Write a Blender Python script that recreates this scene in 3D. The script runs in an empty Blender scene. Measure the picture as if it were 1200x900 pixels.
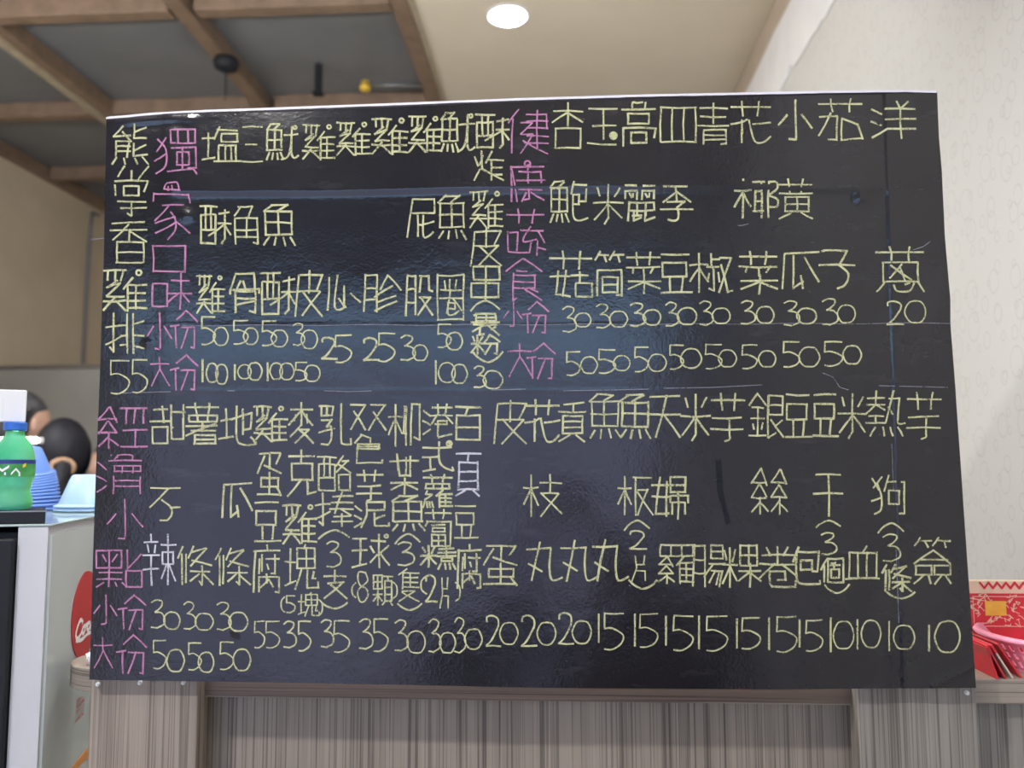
import bpy, bmesh, math, random
from mathutils import Vector, Matrix, Euler
R = math.radians; PI = math.pi
random.seed(7)
S = bpy.context.scene
COL = S.collection
# ---------------------------------------------------------------- camera
EYE = 1.35
CAM = Vector((0.0, -1.2, EYE))
F = 1000.0                                   # focal length in pixels of a 1200 wide frame
cd = bpy.data.cameras.new('camera'); cam = bpy.data.objects.new('camera', cd); COL.objects.link(cam)
cd.sensor_width = 36; cd.lens = 36 * F / 1200; cd.clip_start = .02
cam.location = CAM
ROT = Matrix.Rotation(R(3.43), 3, 'Z') @ Matrix.Rotation(R(95.43), 3, 'X') @ Matrix.Rotation(R(-0.2), 3, 'Z')
cam.rotation_euler = ROT.to_euler()
cd.dof.use_dof = True; cd.dof.focus_distance = 1.2; cd.dof.aperture_fstop = 3.2
S.camera = cam
# ---------------------------------------------------------------- world and exposure
w = bpy.data.worlds.new('world'); S.world = w; w.use_nodes = True
w.node_tree.nodes['Background'].inputs[0].default_value = (.62, .78, 1, 1)
w.node_tree.nodes['Background'].inputs[1].default_value = .6
S.view_settings.view_transform = 'Standard'; S.view_settings.look = 'None'
S.view_settings.exposure = 0.0; S.view_settings.gamma = 1; S.view_settings.use_curve_mapping = False
WINDOW_UP, WINDOW_LOW = 4.6, 2.3            # daylight through the shop front, sky and street
LAMP_W = 180                                # glow of every recessed ceiling lamp

SPOT_W = 1100                               # the one strong lamp left of the photographer
FILL_TUBE_W = 200                                 # added fill tubes, unseen, that brighten the ceiling

def ray(px, py):
    return (ROT @ Vector(((px - 600) / F, (450 - py) / F, -1))).normalized()
def on_y(px, py, y):
    d = ray(px, py); return CAM + d * ((y - CAM.y) / d.y)
def on_z(px, py, z):
    d = ray(px, py); return CAM + d * ((z - CAM.z) / d.z)
def on_x(px, py, x):
    d = ray(px, py); return CAM + d * ((x - CAM.x) / d.x)

LEAN = -math.tan(R(1.9))                    # the board leans back a little
def on_board(px, py, off=0.0):
    d = ray(px, py); z0 = BOARD_Z0
    t = (off - LEAN * (CAM.z - z0) - CAM.y) / (d.y + LEAN * d.z); return CAM + d * t
BOARD_Z0 = on_y(620, 806, 0).z

# ---------------------------------------------------------------- materials
def mat(name, color, rough=.6, metal=0, spec=.5, build=None, **kw):
    m = bpy.data.materials.new(name); m.use_nodes = True
    nt = m.node_tree; b = nt.nodes['Principled BSDF']
    b.inputs['Base Color'].default_value = (*color, 1)
    b.inputs['Roughness'].default_value = rough
    b.inputs['Metallic'].default_value = metal
    b.inputs['Specular IOR Level'].default_value = spec
    for k, v in kw.items(): b.inputs[k.replace('_', ' ')].default_value = v
    if build: build(nt, b)
    return m
def N(nt, t, **props):
    n = nt.nodes.new(t)
    for k, v in props.items():
        if k in n.inputs: n.inputs[k].default_value = v
        else: setattr(n, k, v)
    return n
def L(nt, a, b): nt.links.new(a, b)
def coords(nt, scale=(1, 1, 1), out='Object', rot=(0, 0, 0)):
    tc = N(nt, 'ShaderNodeTexCoord'); mp = N(nt, 'ShaderNodeMapping')
    mp.inputs['Scale'].default_value = scale; mp.inputs['Rotation'].default_value = rot
    L(nt, tc.outputs[out], mp.inputs[0]); return mp.outputs[0]
def noise(nt, vec, scale, detail=3, rough=.55):
    n = N(nt, 'ShaderNodeTexNoise'); n.inputs['Scale'].default_value = scale
    n.inputs['Detail'].default_value = detail; n.inputs['Roughness'].default_value = rough
    L(nt, vec, n.inputs['Vector']); return n.outputs['Fac']
def ramp(nt, fac, stops):
    r = N(nt, 'ShaderNodeValToRGB'); e = r.color_ramp.elements
    while len(e) < len(stops): e.new(.5)
    for i, (p, c) in enumerate(stops):
        e[i].position = p; e[i].color = (*c, 1) if len(c) == 3 else c
    L(nt, fac, r.inputs[0]); return r.outputs[0]
def math_(nt, op, a, b=0.0, c=None):
    n = N(nt, 'ShaderNodeMath'); n.operation = op
    for i, v in enumerate((a, b) if c is None else (a, b, c)):
        if isinstance(v, (int, float)): n.inputs[i].default_value = v
        else: L(nt, v, n.inputs[i])
    return n.outputs[0]
def bump(nt, b, h, strength=.3, dist=.002):
    n = N(nt, 'ShaderNodeBump'); n.inputs['Strength'].default_value = strength; n.inputs['Distance'].default_value = dist
    L(nt, h, n.inputs['Height']); L(nt, n.outputs[0], b.inputs['Normal'])
def grained(c1, c2, scale=6, bs=.1, bd=.002, bscale=120):
    def f(nt, b):
        v = coords(nt)
        L(nt, ramp(nt, noise(nt, v, scale, 4), [(.3, c1), (.7, c2)]), b.inputs['Base Color'])
        bump(nt, b, noise(nt, v, bscale, 3), bs, bd)
    return f
def wood(dark, light, axis='Z', s=1.0):
    def f(nt, b):
        def lay(hi, lo, det):
            sc = (lo, lo * 3, hi) if axis == 'X' else (hi, hi, lo)
            return noise(nt, coords(nt, sc), 1.0, det, .6)
        n1 = ramp(nt, lay(330 * s, 1.4, 2), [(.40, (0, 0, 0)), (.52, (1, 1, 1)), (.62, (.75, .75, .75))])
        n2 = lay(60 * s, 1.0, 3); n3 = lay(9 * s, .5, 2)
        m = math_(nt, 'ADD', math_(nt, 'MULTIPLY', n1, .32), math_(nt, 'MULTIPLY', n2, .7))
        mm = math_(nt, 'ADD', m, math_(nt, 'MULTIPLY', math_(nt, 'SUBTRACT', n3, .5), .5))
        mid = tuple((a + c) / 2 for a, c in zip(dark, light))
        L(nt, ramp(nt, mm, [(.28, dark), (.46, mid), (.68, light), (.85, tuple(q * 1.15 for q in light))]), b.inputs['Base Color'])
        bump(nt, b, mm, .12, .0006)
    return f
def vinyl(nt, b):
    v = coords(nt)
    big = noise(nt, v, 2.2, 4, .6)
    sm = noise(nt, v, 9, 5, .7)
    mix = math_(nt, 'ADD', math_(nt, 'MULTIPLY', big, .6), math_(nt, 'MULTIPLY', sm, .4))
    base = ramp(nt, mix, [(.35, (.0095, .0085, .0100)), (.55, (.0135, .0122, .0148)), (.75, (.026, .024, .030))])
    # chalk dust specks and old wipe marks
    sp = noise(nt, v, 420, 2, .5)
    spk = ramp(nt, sp, [(.70, (0, 0, 0)), (.80, (1, 1, 1))])
    mx = N(nt, 'ShaderNodeMixRGB'); L(nt, math_(nt, 'MULTIPLY', spk, .25), mx.inputs[0]); L(nt, base, mx.inputs[1]); mx.inputs[2].default_value = (.13, .12, .14, 1)
    wp = noise(nt, coords(nt, (3, 1, 14), rot=(0, R(20), 0)), 3, 5, .65)
    wpr = ramp(nt, wp, [(.58, (0, 0, 0)), (.8, (1, 1, 1))])
    m2 = N(nt, 'ShaderNodeMixRGB'); L(nt, math_(nt, 'MULTIPLY', wpr, .18), m2.inputs[0]); L(nt, mx.outputs[0], m2.inputs[1]); m2.inputs[2].default_value = (.12, .115, .14, 1)
    L(nt, m2.outputs[0], b.inputs['Base Color'])
    r = ramp(nt, noise(nt, v, 5, 4, .6), [(.3, (.11, .11, .11)), (.7, (.17, .17, .17))]); L(nt, r, b.inputs['Roughness'])
    h = math_(nt, 'ADD', math_(nt, 'MULTIPLY', noise(nt, v, 260, 2), .7), math_(nt, 'MULTIPLY', noise(nt, v, 90, 3), 1.0))
    bump(nt, b, h, .5, .00042)
def smear_(nt, b):
    n = noise(nt, coords(nt), 60, 4, .6)
    L(nt, ramp(nt, n, [(.3, (.35,) * 3), (.6, (.8,) * 3)]), b.inputs['Alpha'])
def chalk(c):
    def f(nt, b):
        v = coords(nt)
        n = noise(nt, v, 620, 2, .6); n2 = noise(nt, v, 60, 2, .5)
        L(nt, ramp(nt, n2, [(.3, tuple(q * .8 for q in c)), (.7, c)]), b.inputs['Base Color'])
        a = math_(nt, 'ADD', n, math_(nt, 'MULTIPLY', math_(nt, 'SUBTRACT', n2, .5), .35))
        L(nt, ramp(nt, a, [(.34, (.22,) * 3), (.46, (.95,) * 3)]), b.inputs['Alpha'])
    return f
def wallpaper(nt, b):
    def rings(scale, seed):
        tc = N(nt, 'ShaderNodeTexCoord'); sp = N(nt, 'ShaderNodeSeparateXYZ'); L(nt, tc.outputs['Object'], sp.inputs[0])
        cb_ = N(nt, 'ShaderNodeCombineXYZ')
        L(nt, math_(nt, 'MULTIPLY_ADD', sp.outputs[1], scale, seed), cb_.inputs[0]); L(nt, math_(nt, 'MULTIPLY_ADD', sp.outputs[2], scale * .78, seed * 1.7), cb_.inputs[1])
        vo = N(nt, 'ShaderNodeTexVoronoi', voronoi_dimensions='2D'); vo.inputs['Scale'].default_value = 1; vo.inputs['Randomness'].default_value = .55
        L(nt, cb_.outputs[0], vo.inputs['Vector'])
        sep = N(nt, 'ShaderNodeSeparateColor'); L(nt, vo.outputs['Color'], sep.inputs[0])
        rad = math_(nt, 'MULTIPLY_ADD', sep.outputs[0], .22, .1)
        d = math_(nt, 'ABSOLUTE', math_(nt, 'SUBTRACT', vo.outputs['Distance'], rad))
        return ramp(nt, d, [(0.0, (1, 1, 1)), (.022 * scale / 14, (0, 0, 0))])
    k = N(nt, 'ShaderNodeMixRGB', blend_type='LIGHTEN'); k.inputs[0].default_value = 1
    L(nt, rings(12, 0), k.inputs[1]); L(nt, rings(19, 5), k.inputs[2])
    mx = N(nt, 'ShaderNodeMixRGB'); L(nt, math_(nt, 'MULTIPLY', k.outputs[0], .42), mx.inputs[0])
    mx.inputs[1].default_value = (.63, .63, .61, 1); mx.inputs[2].default_value = (.36, .34, .32, 1)
    L(nt, mx.outputs[0], b.inputs['Base Color'])
    bump(nt, b, noise(nt, coords(nt), 300, 2), .1, .001)
M = {
 'vinyl': mat('black_vinyl', (.022, .021, .026), .33, build=vinyl),
 'edge_sheen': mat('board_edge_sheen', (.68, .66, .74), .5),  # pale colour stands in for light caught on the board's top edge
 'ply': mat('plywood', (.35, .28, .2), .7, build=grained((.3, .24, .17), (.4, .32, .23))),
 'Y': mat('yellow_chalk', (.70, .72, .42), .9, spec=.1, build=chalk((.58, .58, .33))),
 'P': mat('pink_chalk', (.75, .3, .55), .9, spec=.1, build=chalk((.50, .22, .38))),
 'W': mat('white_chalk', (.8, .8, .84), .9, spec=.1, build=chalk((.6, .6, .66))),
 'smear': mat('wet_smear', (.009, .010, .016), .5, spec=.3, build=smear_),
 'scratch': mat('scratch', (.35, .35, .4), .6, build=chalk((.22, .22, .26))),
 'wood': mat('grey_wood', (.2, .16, .13), .5, build=wood((.105, .08, .062), (.30, .25, .205))),
 'wood_panel': mat('wood_panel', (.2, .18, .15), .5, build=wood((.095, .075, .06), (.29, .245, .20))),
 'wood_grey': mat('grey_wood_pale', (.2, .18, .15), .5, build=wood((.11, .095, .08), (.28, .255, .225))),
 'wood_x': mat('grey_wood_edge', (.2, .17, .14), .45, build=wood((.13, .10, .08), (.34, .29, .24), 'X')),
 'wood_shaded': mat('shaded_brown_rail', (.1, .07, .05), .5, build=wood((.075, .05, .036), (.19, .135, .10), 'X')),  # dark brown includes the shade on the slab edge between the posts
 'wall': mat('wallpaper', (.7, .7, .68), .75, build=wallpaper),
 'beige': mat('beige_wall', (.5, .42, .3), .8, build=grained((.56, .47, .34), (.64, .54, .40), 3)),
 'ceil': mat('beige_ceiling', (.5, .44, .35), .8, build=grained((.70, .62, .49), (.75, .67, .54), 2.5, .15, .002, 60)),
 'trim_beige': mat('beige_strip', (.6, .52, .42), .8, build=grained((.50, .42, .33), (.58, .49, .40), 8)),
 'trim_white': mat('white_strip', (.7, .7, .7), .7, build=grained((.80, .80, .82), (.86, .86, .87), 8)),
 'dark_wood': mat('brown_batten', (.1, .065, .04), .5, build=grained((.17, .115, .075), (.25, .17, .115), 14)),
 'pale_wood': mat('pale_batten', (.4, .33, .22), .6, build=grained((.34, .29, .2), (.44, .37, .26), 20)),
 'panel': mat('grey_panel', (.1, .1, .11), .4, build=grained((.15, .158, .17), (.19, .198, .21), 3)),
 'steel': mat('steel', (.3, .3, .3), .38, metal=.8, build=grained((.20, .20, .195), (.26, .26, .255), 2)),
 'white': mat('white_paint', (.75, .75, .76), .5, build=grained((.72, .72, .73), (.78, .78, .79), 5)),
 'gloss_grey': mat('pale_grey_gloss', (.42, .44, .44), .15, build=grained((.43, .48, .49), (.50, .55, .56), 3, .02)),
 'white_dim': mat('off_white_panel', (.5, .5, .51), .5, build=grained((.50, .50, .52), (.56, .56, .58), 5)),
 'black': mat('black_plastic', (.012, .013, .016), .55, spec=.25, build=grained((.01, .011, .014), (.016, .017, .02), 10)),
 'red': mat('red_sticker', (.45, .02, .03), .35, build=grained((.42, .016, .025), (.5, .03, .04), 10)),
 'redpaper': mat('red_paper', (.62, .02, .03), .5, build=grained((.55, .016, .03), (.68, .03, .045), 20)),
 'orange': mat('orange_sticker', (.65, .25, .05), .5, build=grained((.6, .22, .04), (.7, .3, .08), 10)),
 'white_flat': mat('white_ink', (.8, .8, .8), .5),
 'redink': mat('red_ink', (.45, .03, .04), .5),
 'greyink': mat('grey_ink', (.2, .2, .22), .6),
 'cap': mat('blue_cap', (.02, .13, .55), .35, build=grained((.018, .12, .5), (.03, .15, .6), 30)),
 'green': mat('green_pet', (.05, .5, .14), .08, build=grained((.12, .72, .28), (.35, .9, .5), 16), Transmission_Weight=.6, IOR=1.12),
 'label': mat('green_label', (.02, .2, .05), .25, build=grained((.01, .16, .04), (.10, .45, .12), 22, .02)),
 'navy': mat('navy_ink', (.02, .03, .2), .4),
 'yellowink': mat('yellow_ink', (.7, .6, .05), .4),
 'greenink': mat('green_ink', (.02, .4, .25), .4),
 'bowl_blue': mat('blue_plastic', (.2, .33, .72), .4, build=grained((.13, .25, .62), (.16, .29, .68), 8, .03), Subsurface_Weight=.1),
 'bowl_pale': mat('pale_blue_plastic', (.5, .66, .85), .4, build=grained((.34, .52, .80), (.40, .57, .83), 8, .03), Subsurface_Weight=.1),
 'glass_edge': mat('glass_top', (.35, .45, .42), .08, build=grained((.33, .42, .4), (.4, .48, .46), 5, .01)),
 'pink': mat('pink_plastic', (.85, .3, .42), .35, build=grained((.82, .28, .4), (.88, .34, .47), 8, .03), Subsurface_Weight=.15),
 'cream': mat('cream_paper', (.75, .6, .4), .6, build=grained((.72, .57, .38), (.78, .64, .45), 20)),
 'gold': mat('gold_foil', (.75, .5, .05), .35, metal=.3, build=grained((.7, .42, .03), (.85, .62, .1), 40)),
 'hair': mat('black_hair', (.012, .012, .014), .55, spec=.3, build=grained((.003, .003, .006), (.010, .010, .016), 40)),
 'hair_grey': mat('dark_grey_hair', (.05, .05, .055), .5, build=grained((.03, .03, .035), (.075, .075, .08), 60)),
 'skin': mat('skin', (.55, .33, .24), .5, build=grained((.5, .3, .22), (.58, .36, .27), 12, .03), Subsurface_Weight=.1),
 'tan_cloth': mat('tan_cloth', (.4, .25, .15), .8, build=grained((.36, .22, .13), (.44, .28, .17), 60)),
 'navy_cloth': mat('dark_cloth', (.03, .03, .04), .8, build=grained((.025, .025, .035), (.04, .04, .055), 60)),
 'white_cloth': mat('white_cloth', (.65, .62, .55), .8, build=grained((.6, .57, .5), (.7, .67, .6), 40)),
 'floor': mat('grey_floor_tile', (.3, .28, .26), .4, build=grained((.42, .40, .38), (.5, .48, .45), 4)),
 'pin': mat('white_pin', (.8, .8, .78), .35),
 'metal': mat('chrome', (.6, .6, .6), .25, metal=1),
}
def emit(name, c, s):
    m = bpy.data.materials.new(name); m.use_nodes = True; nt = m.node_tree
    nt.nodes.remove(nt.nodes['Principled BSDF']); e = N(nt, 'ShaderNodeEmission')
    e.inputs[0].default_value = (*c, 1); e.inputs[1].default_value = s
    L(nt, e.outputs[0], nt.nodes['Material Output'].inputs[0]); return m
M['lamp'] = emit('lamp_glow', (1, .98, .95), LAMP_W)
M['lamp_strong'] = emit('spot_lamp_glow', (1, .975, .94), SPOT_W)
M['tube_fill'] = emit('fill_tube_glow', (1, .985, .96), FILL_TUBE_W)
M['tube'] = emit('tube_glow', (.93, .97, 1), 14)
M['win_up'] = emit('daylight_sky', (.40, .64, 1), WINDOW_UP)
M['win_low'] = emit('daylight_street', (.60, .66, 1), WINDOW_LOW)

# ---------------------------------------------------------------- helpers
def empty(name, loc, rz=0, label=None, cat=None, group=None, parent=None):
    o = bpy.data.objects.new(name, None); COL.objects.link(o); o.empty_display_size = .05
    o.location = loc; o.rotation_euler = (0, 0, rz)
    if parent: o.parent = parent
    return tag(o, label, cat, group)
def tag(o, label=None, cat=None, group=None, kind=None):
    if label: o['label'] = label
    if cat: o['category'] = cat
    if group: o['group'] = group
    if kind: o['kind'] = kind
    return o
def obj(name, bm, m, parent=None, smooth=False, loc=None, rot=None, bev=0):
    me = bpy.data.meshes.new(name)
    bmesh.ops.recalc_face_normals(bm, faces=bm.faces)
    bm.to_mesh(me); bm.free()
    ms = m if isinstance(m, (list, tuple)) else [m]
    for q in ms: me.materials.append(M[q])
    if smooth:
        for p in me.polygons: p.use_smooth = True
    o = bpy.data.objects.new(name, me); COL.objects.link(o)
    if parent: o.parent = parent
    if loc: o.location = loc
    if rot: o.rotation_euler = rot
    if bev:
        b = o.modifiers.new('b', 'BEVEL'); b.width = bev; b.segments = 2; b.limit_method = 'ANGLE'
    return o
def box(bm, x0, y0, z0, x1, y1, z1, mi=0, mx=None):
    vs = [bm.verts.new((x, y, z)) for z in (z0, z1) for y in (y0, y1) for x in (x0, x1)]
    if mx:
        for v in vs: v.co = mx @ v.co
    for f in ((0, 1, 3, 2), (4, 5, 7, 6), (0, 1, 5, 4), (2, 3, 7, 6), (0, 2, 6, 4), (1, 3, 7, 5)):
        bm.faces.new([vs[i] for i in f]).material_index = mi
    return bm
def B(*a, **k): return box(bmesh.new(), *a, **k)
def prism(pts, z0, z1):
    bm = bmesh.new()
    a = [bm.verts.new((x, y, z0)) for x, y in pts]; b = [bm.verts.new((x, y, z1)) for x, y in pts]
    bm.faces.new(a); bm.faces.new(b); n = len(pts)
    for i in range(n): bm.faces.new((a[i], a[(i + 1) % n], b[(i + 1) % n], b[i]))
    return bm
def lathe(prof, n=32, bm=None, close=False):
    bm = bm or bmesh.new(); rows = []
    for r, z in prof:
        rows.append([bm.verts.new((r * math.cos(2 * PI * i / n), r * math.sin(2 * PI * i / n), z)) for i in range(n)] if r > 1e-6 else [bm.verts.new((0, 0, z))])
    for a, b in zip(rows, rows[1:]):
        for i in range(n):
            j = (i + 1) % n
            if len(a) == 1 and len(b) == 1: continue
            if len(a) == 1: bm.faces.new((a[0], b[j], b[i]))
            elif len(b) == 1: bm.faces.new((a[i], a[j], b[0]))
            else: bm.faces.new((a[i], a[j], b[j], b[i]))
    return bm

def tube(pts, r, n=10, bm=None):
    bm = bm or bmesh.new(); rings = []; pts = [Vector(p) for p in pts]
    for i, p in enumerate(pts):
        t = (pts[min(i + 1, len(pts) - 1)] - pts[max(i - 1, 0)]).normalized()
        a = t.cross(Vector((0, 0, 1)) if abs(t.z) < .9 else Vector((1, 0, 0))).normalized(); b = t.cross(a)
        rr = r[i] if isinstance(r, (list, tuple)) else r
        rings.append([bm.verts.new(p + (a * math.cos(2 * PI * k / n) + b * math.sin(2 * PI * k / n)) * rr) for k in range(n)])
    for a, b in zip(rings, rings[1:]):
        for k in range(n): bm.faces.new((a[k], a[(k + 1) % n], b[(k + 1) % n], b[k]))
    bm.faces.new(rings[0]); bm.faces.new(rings[-1]); return bm
def strokes_mesh(P, w, to3, lift=0.0, bm=None, taper=True):
    """flat ribbons for hand-drawn strokes; to3(u, v, lift) gives the point on the surface"""
    bm = bm or bmesh.new(); k = 0
    for pl in P:
        segs = []; cur = [pl[0]]
        for i in range(1, len(pl)):
            cur.append(pl[i])
            if i < len(pl) - 1:
                a = Vector(pl[i]) - Vector(pl[i - 1]); b = Vector(pl[i + 1]) - Vector(pl[i])
                if a.length > 1e-6 and b.length > 1e-6 and a.angle(b) > .9: segs.append(cur); cur = [pl[i]]
        segs.append(cur)
        for s in segs:
            if len(s) < 2: continue
            k += 1; lf = lift + k * 3e-6; pts = [Vector(q) for q in s]; prev = None
            for i, p in enumerate(pts):
                t = pts[min(i + 1, len(pts) - 1)] - pts[max(i - 1, 0)]
                if t.length < 1e-6: t = Vector((1, 0))
                t.normalize(); n = Vector((-t.y, t.x)) * (w * .5 * random.uniform(.82, 1.12))
                if i == 0: p = p - t * w * .3
                if i == len(pts) - 1: p = p + t * w * .3
                pr = (bm.verts.new(to3(*(p + n), lf)), bm.verts.new(to3(*(p - n), lf)))
                if prev: bm.faces.new((prev[0], prev[1], pr[1], pr[0]))
                prev = pr
    return bm

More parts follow.
